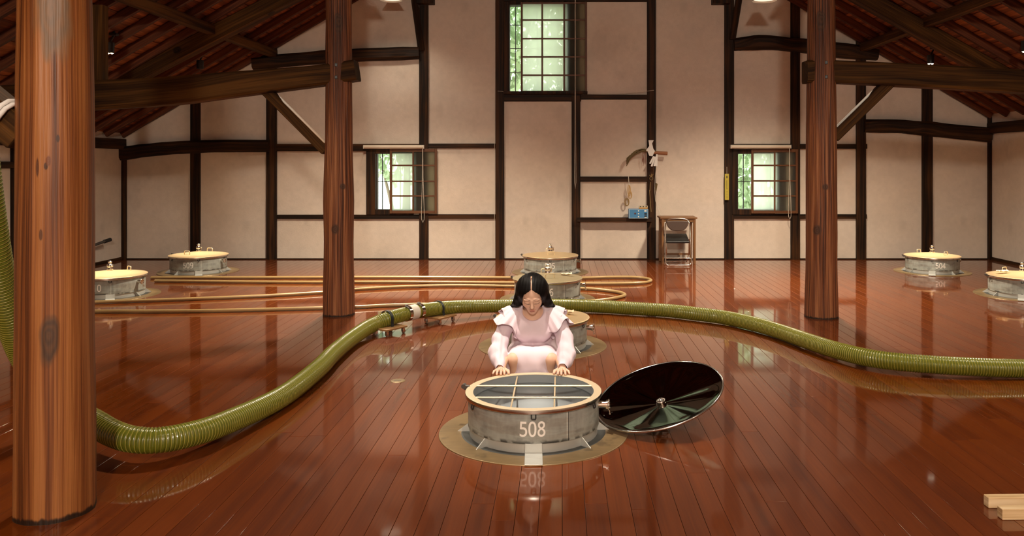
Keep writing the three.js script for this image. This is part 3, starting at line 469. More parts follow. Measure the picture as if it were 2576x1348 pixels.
    obj('strap', sweep(st, () => [[-0.015, -0.0025], [0.015, -0.0025], [0.015, 0.0025], [-0.015, 0.0025]], { up: V(1, 0, 0).cross(V(0, 0, 1)) , crease: 0.6 }).translate(0, 0, -0.02), M.strap, g);
  }
}
M.garden = phys({ color: rgb(0.36, 0.235, 0.095), roughness: 0.35, clearcoat: 0.5, clearcoatRoughness: 0.2 });
{
  const h = 0.021, P = (x, y) => ground(x, y, h);
  const A = [[380, 698], [600, 698], [812, 697.5], [1000, 697], [1290, 698.5], [1380, 699.5], [1465, 699], [1530, 697], [1590, 697], [1625, 700], [1638, 705], [1620, 710.5], [1560, 713], [1465, 713], [1380, 711.5], [1290, 711], [1000, 709], [812, 709.5], [600, 708.5], [390, 706]].map(p => P(...p));
  const B = [[180, 762], [300, 758], [500, 751], [700, 742], [812, 735], [900, 727.5], [1000, 721.5], [1130, 718], [1290, 720], [1400, 724], [1480, 726], [1525, 730], [1560, 735.5], [1572, 742], [1545, 750], [1500, 756], [1440, 759], [1340, 761], [1240, 762], [1120, 764], [975, 768], [900, 772], [812, 774.5], [500, 782], [300, 783], [180, 783]].map(p => P(...p));
  tag(obj('water_hose', tube(A, h - 0.001, 12, 260), M.garden), 'thin tan hose folded double, its bend nearest the back wall', 'hose');
  tag(obj('water_hose', tube(B, h - 0.001, 12, 300), M.garden), 'thin tan hose looping round the right of tank mouth 506', 'hose');
}

// ---------------------------------------------------------------- furniture and wall things
{
  const d = 13.25, x0 = wallX(1657, d), x1 = wallX(1749, d), hT = wallY(547, d - 0.25), w = x1 - x0, dep = 0.42;
  const t = thing('desk', 'small brown wooden desk against the back wall behind the folding chair', 'desk', [(x0 + x1) / 2, 0, -d]);
  M.desk = std({ map: rep(TX.pine, 1 / 0.3, 1 / 1.2), color: rgb(0.24, 0.14, 0.072), roughness: 0.45 });
  obj('top', box(w, 0.025, dep, 0, hT - 0.0125, 0, 0.005, 'x'), M.desk, t);
  for (const s of [-1, 1]) { obj('leg', box(0.04, hT - 0.026, 0.04, s * (w / 2 - 0.045), (hT - 0.026) / 2, dep / 2 - 0.03, 0.004, 'y'), M.desk, t); obj('leg', box(0.04, hT - 0.026, 0.04, s * (w / 2 - 0.045), (hT - 0.026) / 2, -dep / 2 + 0.03, 0.004, 'y'), M.desk, t); obj('apron', box(0.02, 0.07, dep - 0.08, s * (w / 2 - 0.045), hT - 0.062, 0, 0.003), M.desk, t); }
  obj('apron', box(w - 0.13, 0.05, 0.02, 0, hT - 0.052, dep / 2 - 0.03, 0.003, 'x'), M.desk, t); obj('stretcher', box(w - 0.12, 0.03, 0.02, 0, 0.12, -dep / 2 + 0.03, 0.003, 'x'), M.desk, t);
}
{
  const d = 12.92, xc = wallX(1705, d), t = thing('folding_chair', 'chrome folding chair with black seat standing in front of the desk', 'chair', [xc, 0, -d], 0);
  const w = 0.20, top = 0.725;                                           // seen from behind: the back frame towards the camera
  const loop = [[-w, 0.05, 0.1], [-w, 0.35, 0.03], [-w + 0.006, 0.62, -0.02], [-w + 0.02, 0.69, -0.035], [-w + 0.06, top, -0.045], [w - 0.06, top, -0.045], [w - 0.02, 0.69, -0.035], [w - 0.006, 0.62, -0.02], [w, 0.35, 0.03], [w, 0.05, 0.1], [w - 0.02, 0.015, 0.108], [w - 0.06, 0.012, 0.11], [-w + 0.06, 0.012, 0.11], [-w + 0.02, 0.015, 0.108]].map(p => V(...p));
  obj('back_frame', sweep(new THREE.CatmullRomCurve3(loop, true, 'centripetal').getSpacedPoints(120), () => ring(0.011, 10), { closed: true, up: V(0, 0, 1) }), M.chrome, t);
  obj('front_frame', tube([[-w + 0.022, 0.42, -0.08], [-w + 0.022, 0.2, 0.0], [-w + 0.022, 0.03, -0.22], [w - 0.022, 0.03, -0.22], [w - 0.022, 0.2, 0.0], [w - 0.022, 0.42, 0.02]].map(p => V(...p)), 0.009, 8), M.chrome, t);
  obj('stretcher', rod(V(-w, 0.12, 0.085), V(w, 0.12, 0.085), 0.008), M.chrome, t);
  obj('seat', T(new RoundedBoxGeometry(0.37, 0.035, 0.36, 3, 0.016), 0, 0.415, -0.13, 0.28), M.black, t);
  const s = new THREE.Shape(); s.moveTo(-0.165, 0.09); s.quadraticCurveTo(0, 0.105, 0.165, 0.09); s.quadraticCurveTo(0.17, 0.02, 0.1, -0.03); s.quadraticCurveTo(0, -0.065, -0.1, -0.03); s.quadraticCurveTo(-0.17, 0.02, -0.165, 0.09);
  obj('backrest', T(new THREE.ExtrudeGeometry(s, { depth: 0.022, bevelEnabled: true, bevelSize: 0.008, bevelThickness: 0.008, bevelSegments: 2 }), 0, 0.595, -0.04, -0.13), std({ color: rgb(0.045, 0.02, 0.01), roughness: 0.5 }), t);
}
{ // blue tin with a paper label, and cartons on it
  const d = 13.55, t = thing('tin_box', 'blue box with white and dark lettering on the wall shelf', 'box', [wallX(1605.5, d), wallY(549, d), -d]);
  const w = 49 / F * d, h = 24 / F * d, cv = document.createElement('canvas'); cv.width = 256; cv.height = 128; const g = cv.getContext('2d');
  g.fillStyle = '#3f7fb0'; g.fillRect(0, 0, 256, 128); g.strokeStyle = '#c9cdbf'; g.lineWidth = 5; g.strokeRect(2, 2, 252, 124); g.fillStyle = '#e8e4d4'; for (const y of [24, 64, 104]) { g.beginPath(); g.arc(128, y, 9, 0, 7); g.fill(); } g.fillRect(206, 14, 30, 22); g.fillStyle = '#16202a'; g.fillRect(206, 52, 34, 26); g.fillRect(206, 88, 34, 20); g.fillStyle = '#2a2a38'; g.beginPath(); g.arc(82, 62, 14, 0, 7); g.fill(); g.fillStyle = '#b04a30'; g.fillRect(74, 52, 10, 8); g.fillStyle = '#e8e4d4'; g.fillRect(210, 110, 30, 10);
  const tx = new THREE.CanvasTexture(cv); tx.colorSpace = THREE.SRGBColorSpace;
  obj('body', T(new RoundedBoxGeometry(w, h, 0.11, 2, 0.004), 0, h / 2, 0), std({ color: rgb(0.07, 0.21, 0.42), roughness: 0.5 }), t);
  obj('label', T(new THREE.PlaneGeometry(w * 0.97, h * 0.95), 0, h / 2, 0.0555), std({ map: tx, roughness: 0.5 }), t).userData.label = 'printed front';
  const c2 = document.createElement('canvas'); c2.width = 64; c2.height = 32; const q = c2.getContext('2d'); q.fillStyle = '#c9bfa6'; q.fillRect(0, 0, 64, 32); q.fillStyle = '#c98a2c'; q.fillRect(0, 19, 64, 13); q.fillStyle = '#3a2f22'; q.fillRect(14, 5, 34, 10);
  const t2 = new THREE.CanvasTexture(c2); t2.colorSpace = THREE.SRGBColorSpace; const cm = std({ map: t2, roughness: 0.6 });
  for (let k = 0; k < 3; k++) { const o = tag(obj('small_carton', new RoundedBoxGeometry(0.046, 0.052, 0.05, 1, 0.002), cm), ['leftmost small cream and orange carton on the blue box', 'middle small cream and orange carton on the blue box', 'rightmost small cream and orange carton on the blue box'][k], 'carton', 'small cartons on the blue box'); o.position.set(wallX(1611 + k * 7.2, d), wallY(549, d) + h + 0.0265, -d); }
}
{ // straw and paper ornament on the post, and what hangs by it
  const d = DW - 0.06, S = (x, y, dz = 0) => at(x, y, d - dz), straw = std({ color: rgb(0.30, 0.19, 0.07), roughness: 0.8 }), strawD = std({ color: rgb(0.16, 0.11, 0.045), roughness: 0.85 });
  const t = thing('straw_ornament', 'twisted straw rope with white folded paper streamers nailed to the post above the desk', 'ornament', [0, 0, 0]);
  const spine = [[1678, 386], [1655, 384], [1638, 381], [1622, 378], [1608, 380], [1595, 386], [1583, 396], [1576, 405]].map(p => S(p[0], p[1], 0.05));
  const cv = new THREE.CatmullRomCurve3(spine), br = [];
  for (let k = 0; k < 26; k++) { const a0 = rnd() * 6.28, pts = []; for (let i = 0; i <= 14; i++) { const q = i / 14, p = cv.getPoint(q), r = q < 0.3 ? 0.022 : mix(0.02, 0.016 + 0.035 * hash(k, 2, 3), (q - 0.3) / 0.7); pts.push(p.add(V(0, Math.cos(a0 + q * 7) * r - (q > 0.7 ? (q - 0.7) * 0.12 * hash(k, 5, 8) : 0), Math.sin(a0 + q * 7) * r))); } br.push(tube(pts, 0.0055, 5)); }
  obj('straw', br, strawD, t);
  obj('straw_end', rod(S(1640, 383, 0.05), S(1679, 386, 0.05), 0.028, 16, 0.03), std({ color: rgb(0.30, 0.12, 0.05), roughness: 0.7 }), t).userData.label = 'thick bound reddish butt end';
  const paper = (pts, dz) => { const s = new THREE.Shape(pts.map(p => { const q = S(p[0], p[1]); return new THREE.Vector2(q.x, q.y); })); return new THREE.ExtrudeGeometry(s, { depth: 0.003, bevelEnabled: false }).translate(0, 0, -d + dz); };
  obj('paper_streamer', paper([[1630, 353], [1643, 353], [1639, 361], [1642, 374], [1646, 380], [1640, 393], [1632, 392], [1628, 382], [1633, 374]], 0.085), M.paper, t);
  obj('paper_streamer', paper([[1624, 378], [1633, 366], [1634, 378], [1626, 381]], 0.08), M.paper, t);
  for (const [a, b] of [[[1643, 393], [1634, 412]], [[1646, 394], [1638, 419]], [[1650, 392], [1645, 418]], [[1651, 388], [1650, 418]]]) obj('paper_streamer', paper([[a[0] - 2, a[1]], [a[0] + 2, a[1]], [b[0] + 2, b[1]], [b[0] - 2.5, b[1] - 1]], 0.08 + a[0] % 4 * 0.003), M.paper, t);
  const tw = std({ color: rgb(0.26, 0.1, 0.07), roughness: 0.8 }); obj('tassel', [[1617, 380, 1616, 408], [1621, 380, 1618, 417], [1625, 382, 1623, 414], [1620, 395, 1615, 404]].map(q => rod(S(q[0], q[1], 0.03), S(q[2], q[3], 0.03), 0.0035, 5)), tw, t);
  const r = thing('hanging_rope', 'bundle of pale rope hanging from the upper rail left of the post', 'rope', [0, 0, 0]);
  obj('cord', tube([[1581, 443], [1581.5, 452], [1582, 465]].map(p => S(p[0], p[1], 0.01)), 0.006, 6), M.cord, r);
  const lp = (cx, cy, rx, ry, k) => { const p = []; for (let i = 0; i <= 26; i++) { const a = i / 26 * 6.283; p.push(S(cx + Math.sin(a) * rx + k, cy - Math.cos(a) * ry, 0.01 + 0.004 * k)); } return tube(p, 0.0065, 6); };
  obj('coil', [lp(1582, 478, 3, 12, 0), lp(1583, 480, 2, 13, 1), lp(1584, 490, 4.5, 9, 1), lp(1583, 491, 3, 8, 2)], std({ color: rgb(0.52, 0.34, 0.15), roughness: 0.8 }), r);
  obj('loose_loop', [lp(1577, 508, 5.5, 10, 0), lp(1576.5, 509, 3.5, 8, 1)], straw, r);
  const wd = thing('dry_wreath', 'small dry twig ring with hanging stems tied to the post below the straw rope', 'wreath', [0, 0, 0]);
  obj('ring', T(new THREE.TorusGeometry(0.027, 0.006, 6, 22), S(1638, 449, 0.01).x, S(1638, 449).y, -d + 0.02), strawD, wd);
  obj('stem', [[1636, 458, 1635, 480], [1634, 478, 1638, 533], [1639, 437, 1638, 444], [1634, 440, 1637, 445], [1643, 438, 1639, 445]].map(q => rod(S(q[0], q[1], 0.01), S(q[2], q[3], 0.01), 0.006, 6)), straw, wd);
  obj('dry_leaf', [[1651, 460, 1650, 478], [1653, 462, 1651, 482], [1650, 464, 1648, 484]].map(q => rod(S(q[0], q[1], -0.02), S(q[2], q[3], -0.02), 0.009, 6, 0.003)), strawD, wd);
  const cab = (label, pts, rr = 0.0035) => tag(obj('cord', tube(pts.map(p => S(p[0], p[1], p[2] || 0)), rr, 6), M.cord), label, 'cord');
  cab('thin white cable running down the post past the straw ornament to the desk', [[1652, -8], [1652, 200], [1652, 380], [1651, 418], [1648, 450], [1647, 480], [1649, 505], [1656, 525], [1664, 545, 0.2]]);
  cab('short white cable lying slack on the rail under the high window', [[1252, 229], [1280, 231], [1310, 233], [1328, 234]]);
  cab('long white cable sagging along the rail right of the high window', [[1463, 235], [1520, 236], [1570, 235], [1610, 231], [1645, 227]]);
  cab('thin white pull cord hanging along the post left of the middle wall panels', [[1244.5, 230], [1244, 400], [1244, 545], [1243, 614]], 0.003);
  const th = thing('thermometer', 'yellow wooden thermometer hanging on the post left of the right window', 'thermometer', [0, 0, 0]);
  const c2 = document.createElement('canvas'); c2.width = 64; c2.height = 384; const g = c2.getContext('2d'); g.fillStyle = '#b8a63a'; g.fillRect(0, 0, 64, 384); g.fillStyle = '#4a4418'; g.fillRect(22, 26, 20, 34); g.fillRect(30, 90, 4, 120); for (let k = 0; k < 20; k++) g.fillRect(18, 96 + k * 6, 10, 2); g.beginPath(); g.arc(32, 222, 7, 0, 7); g.fill(); for (let k = 0; k < 5; k++) g.fillRect(28, 256 + k * 24, 9, 11);
  const tx = new THREE.CanvasTexture(c2); tx.colorSpace = THREE.SRGBColorSpace; const bw = 10.5 / F * d, bh = 66 / F * d, bp = S(1828.5, 470);
  obj('board', T(new RoundedBoxGeometry(bw, bh, 0.014, 2, 0.005), bp.x, bp.y, bp.z), std({ color: rgb(0.46, 0.38, 0.05), roughness: 0.5 }), th); obj('scale', T(new THREE.PlaneGeometry(bw * 0.92, bh * 0.96), bp.x, bp.y, bp.z + 0.0075), std({ map: tx, roughness: 0.5 }), th); obj('cord', rod(S(1828.5, 420), S(1828.5, 438), 0.003, 6), M.cord, th);
  for (const [x0, x1, y, yl, lb] of [[916, 1065, 369.5, 560, 'left'], [1840, 1988, 369, 552, 'right']]) {
    const b = thing('roller_blind', lb === 'left' ? 'rolled up cream blind over the window beside the left dark column' : 'rolled up cream blind over the window beside the thermometer', 'blind', [0, 0, 0]), dd = DW - 0.1;
    obj('roll', T(cyl(0.031, 0.031, (x1 - x0) / F * dd, 0, 0, 0, 20, 0, 0, Math.PI / 2), wallX((x0 + x1) / 2, dd), wallY(y, dd), -dd), M.blind ??= std({ color: rgb(0.66, 0.56, 0.44), roughness: 0.7 }), b);
    for (const x of [x0 - 1, x1 + 1]) obj('bracket', T(new RoundedBoxGeometry(0.012, 0.06, 0.09, 1, 0.003), wallX(x, dd), wallY(y, dd), -dd - 0.02), M.white, b);
    const X = x1 - 2, q = [[X, y + 4], [X - 0.6, 450], [X - 2.5, yl - 10], [X - 1, yl - 2], [X + 1, yl], [X + 3, yl - 2], [X + 4, yl - 10], [X + 1.5, 450], [X + 0.6, y + 4]].map(p => at(p[0], p[1], dd - 0.03)); obj('pull_chain', tube(q, 0.0035, 6, 40), M.cord, b);
  }
  tag(obj('pull_chain', tube([[1446.4, -10], [1446.2, 300], [1445.5, 462], [1446, 472], [1447.3, 475], [1448.6, 472], [1449, 462], [1448.2, 300], [1448, -10]].map(p => at(p[0], p[1], DW - 0.13)), 0.003, 6, 60), M.cord), 'long thin pull chain hanging over the right side of the high window', 'chain');
}
{ // black lever on the left wall, timber offcuts, floor plug
  const p = at(262, 617, 12.9), t = thing('wall_lever', 'dark metal lever sticking out of the left wall behind the nearest column', 'lever', [XL + 0.06, p.y, -12.7]);
  obj('bar', rod(V(0.02, -0.01, 0.25), V(0.1, 0.075, -0.28), 0.022, 14), M.steelDark, t); obj('grip', rod(V(0.085, 0.06, -0.2), V(0.102, 0.078, -0.34), 0.03, 14), M.black, t); obj('bracket', [T(new RoundedBoxGeometry(0.08, 0.07, 0.14, 2, 0.01), 0, -0.03, 0.18), rod(V(0.0, -0.04, 0.2), V(0.03, -0.16, 0.02), 0.012, 10)], M.black, t);
}
M.pine = std({ map: rep(TX.pine, 1 / 0.3, 1 / 1.2), roughness: 0.7 });
for (const [x, y, l, lb, dd] of [[2487, 1279, 1.0, 'pale squared timber offcut lying behind the other at the lower right corner', 0], [2522, 1309, 1.0, 'pale squared timber offcut lying nearest the camera at the lower right corner', 0]]) {
  const p = ground(x, y), o = tag(obj('timber_offcut', [box(l, 0.05, 0.045, l / 2, 0.0255, -0.0225, 0.004, 'x')], M.pine), lb, 'timber', 'pale timber offcuts'); o.position.set(p.x, 0, p.z); o.rotation.y = 0.03;
}
{ const p = ground(1001, 958), t = thing('floor_plug', 'small round brass floor cap left of the open tank mouth', 'cap', [p.x, 0, p.z]); obj('disc', lathe([[0, 0.004], [0.05, 0.004], [0.055, 0.002], [0.056, 0]], 40), M.ring, t); obj('slot', box(0.05, 0.002, 0.006, 0, 0.0042, 0, 0.0005, 'x'), M.pan, t); }

// ---------------------------------------------------------------- lamps (each with the light it gives)
M.shade = std({ color: rgb(0.05, 0.05, 0.05), roughness: 0.4, side: THREE.DoubleSide }); M.shadeIn = std({ color: rgb(0.8, 0.78, 0.72), roughness: 0.5 });
M.glow = std({ color: rgb(0.9, 0.85, 0.75), emissive: rgb(1, 0.9, 0.7), emissiveIntensity: 1.0 });
M.bulb = std({ color: rgb(0.9, 0.85, 0.75), emissive: rgb(1, 0.88, 0.66), emissiveIntensity: 6 });
const pend = [[-2.69, 12.8, 4.19, 'white pendant lamp hanging before the back wall left of the high window'], [2.925, 11.7, 3.962, 'white pendant lamp hanging before the back wall right of the high window'], [-2.55, 10.4, 4.05, 'pendant lamp outside the picture above the tan hoses'], [3.0, 10.4, 4.05, 'pendant lamp outside the picture between the right column and tank mouth 504'], [-2.41, 6.0, 4.1, 'pendant lamp outside the picture above the green hose joint'], [2.875, 6.0, 4.1, 'pendant lamp outside the picture above the right end of the green hose'], [-2.41, 1.5, 4.1, 'pendant lamp outside the picture above the floor left of the camera'], [2.875, 1.5, 4.1, 'pendant lamp outside the picture above the pale timber offcuts'], [0.15, -3.2, 4.1, 'added unseen globe as frontal fill light behind the camera under the ridge']];
for (const [x, d, y, lb] of pend) {
  const t = thing('pendant_lamp', lb, 'lamp', [x, y, -d], 0, 'ceiling pendant lamps');
  obj('shade', lathe([[0.03, 0.2], [0.06, 0.19], [0.10, 0.12], [0.178, 0.0], [0.174, 0.002], [0.096, 0.118], [0.05, 0.185]], 48), M.white, t);
  obj('bulb', T(new THREE.CylinderGeometry(0.15, 0.15, 0.012, 40), 0, 0.03, 0), M.glow, t); obj('cord', rod(V(0, 0.19, 0), V(0, roofY(x) - y - 0.05, 0), 0.005, 8), M.black, t);
  if (d < 0) { t.children[0].removeFromParent(); t.children[0].removeFromParent(); obj('globe', T(new THREE.SphereGeometry(0.2, 32, 20), 0, 0.0, 0), M.glow, t); light('point', V(x, y, -d), KEYC, LAMP.back, { size: 0.19 }); continue; }  // globe and point light added out of view as frontal fill
  light('spot', V(x, y - 0.008, -d), WARM, d > 11 ? LAMP.near : d > 9 ? LAMP.mid : d < 3 ? LAMP.front : LAMP.pendant, { angle: 1.16, penumbra: 0.8, size: 0.15 });
}
const cans = [[-5.57, 10.0, 2.96, 1, 'twin black spotlight above the tank mouth beside the nearest column'], [-5.44, 12.2, 3.02, 0.9, 'black spotlight seen from behind above tank mouth 509'], [5.55, 12.2, 3.1, 1, 'twin black spotlight above tank mouth 504'], [5.72, 10.0, 2.98, 0.7, 'twin black spotlight at the right picture edge'], [XM - 0.1, 4.5, 4.5, 0, 'black ceiling spotlight above the crouching woman'], [XM, D3 + 0.6, 4.4, -1, 'black ceiling spotlight above tank mouth 506'], [XM, D2 + 0.5, 4.4, -1, 'black ceiling spotlight above the tank mouth behind the woman']];
for (const [x, d, y, kind, lb] of cans) {
  const t = thing('spotlight', lb, 'spotlight', [x, y, -d], 0, 'black ceiling spotlights');
  obj('housing', [T(new THREE.CylinderGeometry(0.052, 0.048, 0.13, 28), 0, 0.085, 0)], M.black, t); const br = obj('bracket', [rod(V(0, 0.15, 0), V(0.05, 0.24, 0), 0.012, 10), T(new RoundedBoxGeometry(0.09, 0.03, 0.07, 2, 0.006), 0.05, 0.25, 0)], M.black, t);
  obj('stem', rod(V(0.05, 0.26, 0), V(0.05, Math.max(0.3, roofY(x) - y - 0.1), 0), 0.014, 10), M.black, t);
  for (const s of kind === 0.9 ? [0] : [-1, 1]) obj('lens', T(new THREE.SphereGeometry(kind === 0.9 ? 0.03 : 0.021, 20, 10, 0, 6.283, Math.PI * 0.5, Math.PI * 0.5), s * 0.024, kind === 0.9 ? 0.055 : 0.028, 0), M.bulb, t);
  light('spot', V(x, y - 0.01, -d), kind === 0 ? KEYC : SPOTC, kind > 0 ? LAMP.tank * kind : kind === 0 ? LAMP.key : LAMP.centre, { aim: kind === 0 ? V(XM, 0.3, -5.2) : V(x, 0, -d + (kind < 0 ? 0.3 : 0)), angle: kind > 0 ? 0.2 : kind === 0 ? 0.36 : 0.34, penumbra: kind === 0 ? 1 : 0.7, size: 0.035 });
}
// ---------------------------------------------------------------- the woman: fields of distance, meshed as surface nets
function nets(f, lo, hi, cell, colorOf, weld) {
  const n = [0, 1, 2].map(k => Math.ceil((hi[k] - lo[k]) / cell) + 1), [nx, ny, nz] = n, val = new Float32Array(nx * ny * nz), id = new Int32Array(nx * ny * nz).fill(-1), pos = [], idx = [];
  for (let z = 0, q = 0; z < nz; z++) for (let y = 0; y < ny; y++) for (let x = 0; x < nx; x++, q++) val[q] = f(lo[0] + x * cell, lo[1] + y * cell, lo[2] + z * cell);
  const at3 = (x, y, z) => x + nx * (y + ny * z), E = [[0, 1], [0, 2], [0, 4], [1, 3], [1, 5], [2, 3], [2, 6], [3, 7], [4, 5], [4, 6], [5, 7], [6, 7]];
  for (let z = 0; z + 1 < nz; z++) for (let y = 0; y + 1 < ny; y++) for (let x = 0; x + 1 < nx; x++) {
    const c = []; let m = 0; for (let k = 0; k < 8; k++) { const v = val[at3(x + (k & 1), y + ((k >> 1) & 1), z + (k >> 2))]; c.push(v); if (v < 0) m++; }
    if (m === 0 || m === 8) continue;
    let s = [0, 0, 0], w = 0;
    for (const [a, b] of E) if ((c[a] < 0) !== (c[b] < 0)) { const t = c[a] / (c[a] - c[b]); for (let k = 0; k < 3; k++) { const pa = (a >> k) & 1, pb = (b >> k) & 1; s[k] += pa + (pb - pa) * t; } w++; }
    id[at3(x, y, z)] = pos.length / 3; pos.push(lo[0] + (x + s[0] / w) * cell, lo[1] + (y + s[1] / w) * cell, lo[2] + (z + s[2] / w) * cell);
  }
  for (let z = 1; z + 1 < nz; z++) for (let y = 1; y + 1 < ny; y++) for (let x = 1; x + 1 < nx; x++) {
    const a = val[at3(x, y, z)] < 0;
    const quad = (p, q, r, t, flip) => { if (p < 0 || q < 0 || r < 0 || t < 0) return; flip ? idx.push(p, q, r, p, r, t) : idx.push(p, r, q, p, t, r); };
    if (a !== val[at3(x + 1, y, z)] < 0) quad(id[at3(x, y - 1, z - 1)], id[at3(x, y, z - 1)], id[at3(x, y, z)], id[at3(x, y - 1, z)], a);
    if (a !== val[at3(x, y + 1, z)] < 0) quad(id[at3(x - 1, y, z - 1)], id[at3(x - 1, y, z)], id[at3(x, y, z)], id[at3(x, y, z - 1)], a);
    if (a !== val[at3(x, y, z + 1)] < 0) quad(id[at3(x - 1, y - 1, z)], id[at3(x, y - 1, z)], id[at3(x, y, z)], id[at3(x - 1, y, z)], a);
  }
  const nor = new Float32Array(pos.length), e = cell * 0.6, col = colorOf ? new Float32Array(pos.length) : null;
  for (let i = 0; i < pos.length; i += 3) {
    const [x, y, z] = [pos[i], pos[i + 1], pos[i + 2]]; let gx = f(x + e, y, z) - f(x - e, y, z), gy = f(x, y + e, z) - f(x, y - e, z), gz = f(x, y, z + e) - f(x, y, z - e); const l = Math.hypot(gx, gy, gz) || 1;
    nor[i] = gx / l; nor[i + 1] = gy / l; nor[i + 2] = gz / l; if (col) { const k = colorOf(x, y, z); col[i] = k[0]; col[i + 1] = k[1]; col[i + 2] = k[2]; }
  }
  const g = new THREE.BufferGeometry(); g.setAttribute('position', new THREE.Float32BufferAttribute(pos, 3)); g.setAttribute('normal', new THREE.BufferAttribute(nor, 3)); if (col) g.setAttribute('color', new THREE.BufferAttribute(col, 3)); g.setIndex(idx); return g;
}
const smin = (a, b, k) => { const h = Math.max(k - Math.abs(a - b), 0) / k; return Math.min(a, b) - h * h * k * 0.25; };
const smax = (a, b, k) => -smin(-a, -b, k);
function cap(x, y, z, a, b, ra, rb, fx = 1) { const bx = (b[0] - a[0]) * fx, by = b[1] - a[1], bz = b[2] - a[2], px = (x - a[0]) * fx, py = y - a[1], pz = z - a[2], h = clamp((px * bx + py * by + pz * bz) / (bx * bx + by * by + bz * bz)); return Math.hypot(px - bx * h, py - by * h, pz - bz * h) - (ra + (rb - ra) * h); }
function ell(x, y, z, c, r) { const a = (x - c[0]) / r[0], b = (y - c[1]) / r[1], d = (z - c[2]) / r[2], k0 = Math.hypot(a, b, d), k1 = Math.hypot(a / r[0], b / r[1], d / r[2]); return k1 < 1e-6 ? -Math.min(...r) : k0 * (k0 - 1) / k1; }
{
  const HC = [-0.002, 0.728, 0.118], TH = 0.46, ROLL = 0.03, cT = Math.cos(TH), sT = Math.sin(TH), HS = 1.03;
  const toHead = (x, y, z) => { let px = (x - HC[0]) / HS, py = (y - HC[1]) / HS, pz = (z - HC[2]) / HS; const qx = px * Math.cos(ROLL) + py * Math.sin(ROLL), qy = -px * Math.sin(ROLL) + py * Math.cos(ROLL); return [qx, qy * cT + pz * sT, -qy * sT + pz * cT]; };
  const fromHead = (h) => { const y = h[1] * cT - h[2] * sT, z = h[1] * sT + h[2] * cT; return [HC[0] + HS * (h[0] * Math.cos(ROLL) - y * Math.sin(ROLL)), HC[1] + HS * (h[0] * Math.sin(ROLL) + y * Math.cos(ROLL)), HC[2] + HS * z]; };
  const headF = (x, y, z) => {
    const [a, b, c] = toHead(x, y, z), m = Math.abs(a);
    let d = ell(a, b, c, [0, 0.035, -0.012], [0.073, 0.088, 0.092]);
    d = smin(d, ell(a, b, c, [0, -0.018, 0.022], [0.060, 0.076, 0.066]), 0.03);
    d = smin(d, ell(a, b, c, [0, -0.085, 0.048], [0.023, 0.024, 0.027]), 0.035);
    d = smin(d, ell(m, b, c, [0.039, -0.022, 0.058], [0.021, 0.02, 0.016]), 0.02);       // cheeks
    d = smin(d, ell(m, b, c, [0.028, 0.021, 0.076], [0.024, 0.009, 0.012]), 0.014);      // brow
    d = smax(d, -ell(m, b, c, [0.031, 0.003, 0.096], [0.017, 0.010, 0.013]), 0.012);     // eye hollow
    d = smin(d, ell(m, b, c, [0.031, -0.001, 0.0735], [0.0165, 0.0105, 0.0115]), 0.005); // closed lid
    d = smin(d, cap(a, b, c, [0, 0.014, 0.083], [0, -0.027, 0.1], 0.007, 0.0095), 0.011);
    d = smin(d, ell(m, b, c, [0.0105, -0.031, 0.09], [0.0075, 0.0065, 0.009]), 0.006);
    d = smax(d, -ell(m, b, c, [0.006, -0.0385, 0.094], [0.0032, 0.003, 0.004]), 0.003);
    d = smin(d, ell(a, b, c, [0, -0.0555, 0.0855], [0.021, 0.0055, 0.009]), 0.006);
    d = smin(d, ell(a, b, c, [0, -0.0645, 0.0845], [0.0175, 0.0062, 0.009]), 0.005);
    d = smax(d, -cap(a, b, c, [-0.02, -0.060, 0.0935], [0.02, -0.060, 0.0935], 0.0022, 0.0022), 0.004);
    d = smin(d, ell(m, b, c, [0.073, -0.012, -0.004], [0.008, 0.027, 0.016]), 0.008);    // ears
    return d * HS;
  };
  const SK = [0.70, 0.44, 0.315];
  const skin = (x, y, z) => {
    const [a, b, c] = toHead(x, y, z), m = Math.abs(a); let k = SK.slice();
    const put = (q, t) => { k = lerp3(k, q, clamp(t)); };
    if (Math.hypot(a, b, c) < 0.16) {
      put([0.60, 0.24, 0.16], sstep(0.03, 0.0, Math.hypot(m - 0.042, b + 0.03)) * 0.22 * (c > 0.02 ? 1 : 0));
      const bw = b - (0.0235 + 0.006 * Math.sin(clamp((m - 0.014) / 0.034) * 2.6)); if (c > 0.03 && m > 0.012 && m < 0.05) put([0.10, 0.055, 0.035], sstep(0.0042, 0.0018, Math.abs(bw)) * 0.6 * sstep(0.051, 0.042, m));
      const ly = -0.0075 - 0.004 * Math.cos((m - 0.031) / 0.016 * 1.4) + 0.002; if (c > 0.03 && m > 0.0145 && m < 0.049) put([0.035, 0.018, 0.014], sstep(0.0034, 0.0012, Math.abs(b - ly)) * 0.9);
      if (c > 0.03 && m > 0.016 && m < 0.046) put([0.26, 0.12, 0.08], sstep(0.0022, 0.0008, Math.abs(b - 0.0085)) * 0.5);
      if (c > 0.07) put([0.50, 0.20, 0.15], sstep(1.1, 0.75, Math.hypot(a / 0.021, (b + 0.060) / 0.0105)));
      if (c > 0.07) put([0.12, 0.04, 0.03], sstep(0.0022, 0.0006, Math.abs(b + 0.060)) * (m < 0.0195 ? 0.85 : 0));
      if (c > 0.07) put([0.14, 0.06, 0.04], sstep(0.0045, 0.002, Math.hypot(m - 0.006, b + 0.0385)) * 0.8);
    }
    return k;
  };
  const HIP = [0.085, 0.25, -0.22], KNEE = [0.118, 0.318, 0.185], ANK = [0.112, 0.075, 0.13], SH = [0.158, 0.576, -0.005], ELB = [0.222, 0.405, 0.075], WR = [0.196, 0.283, 0.262];
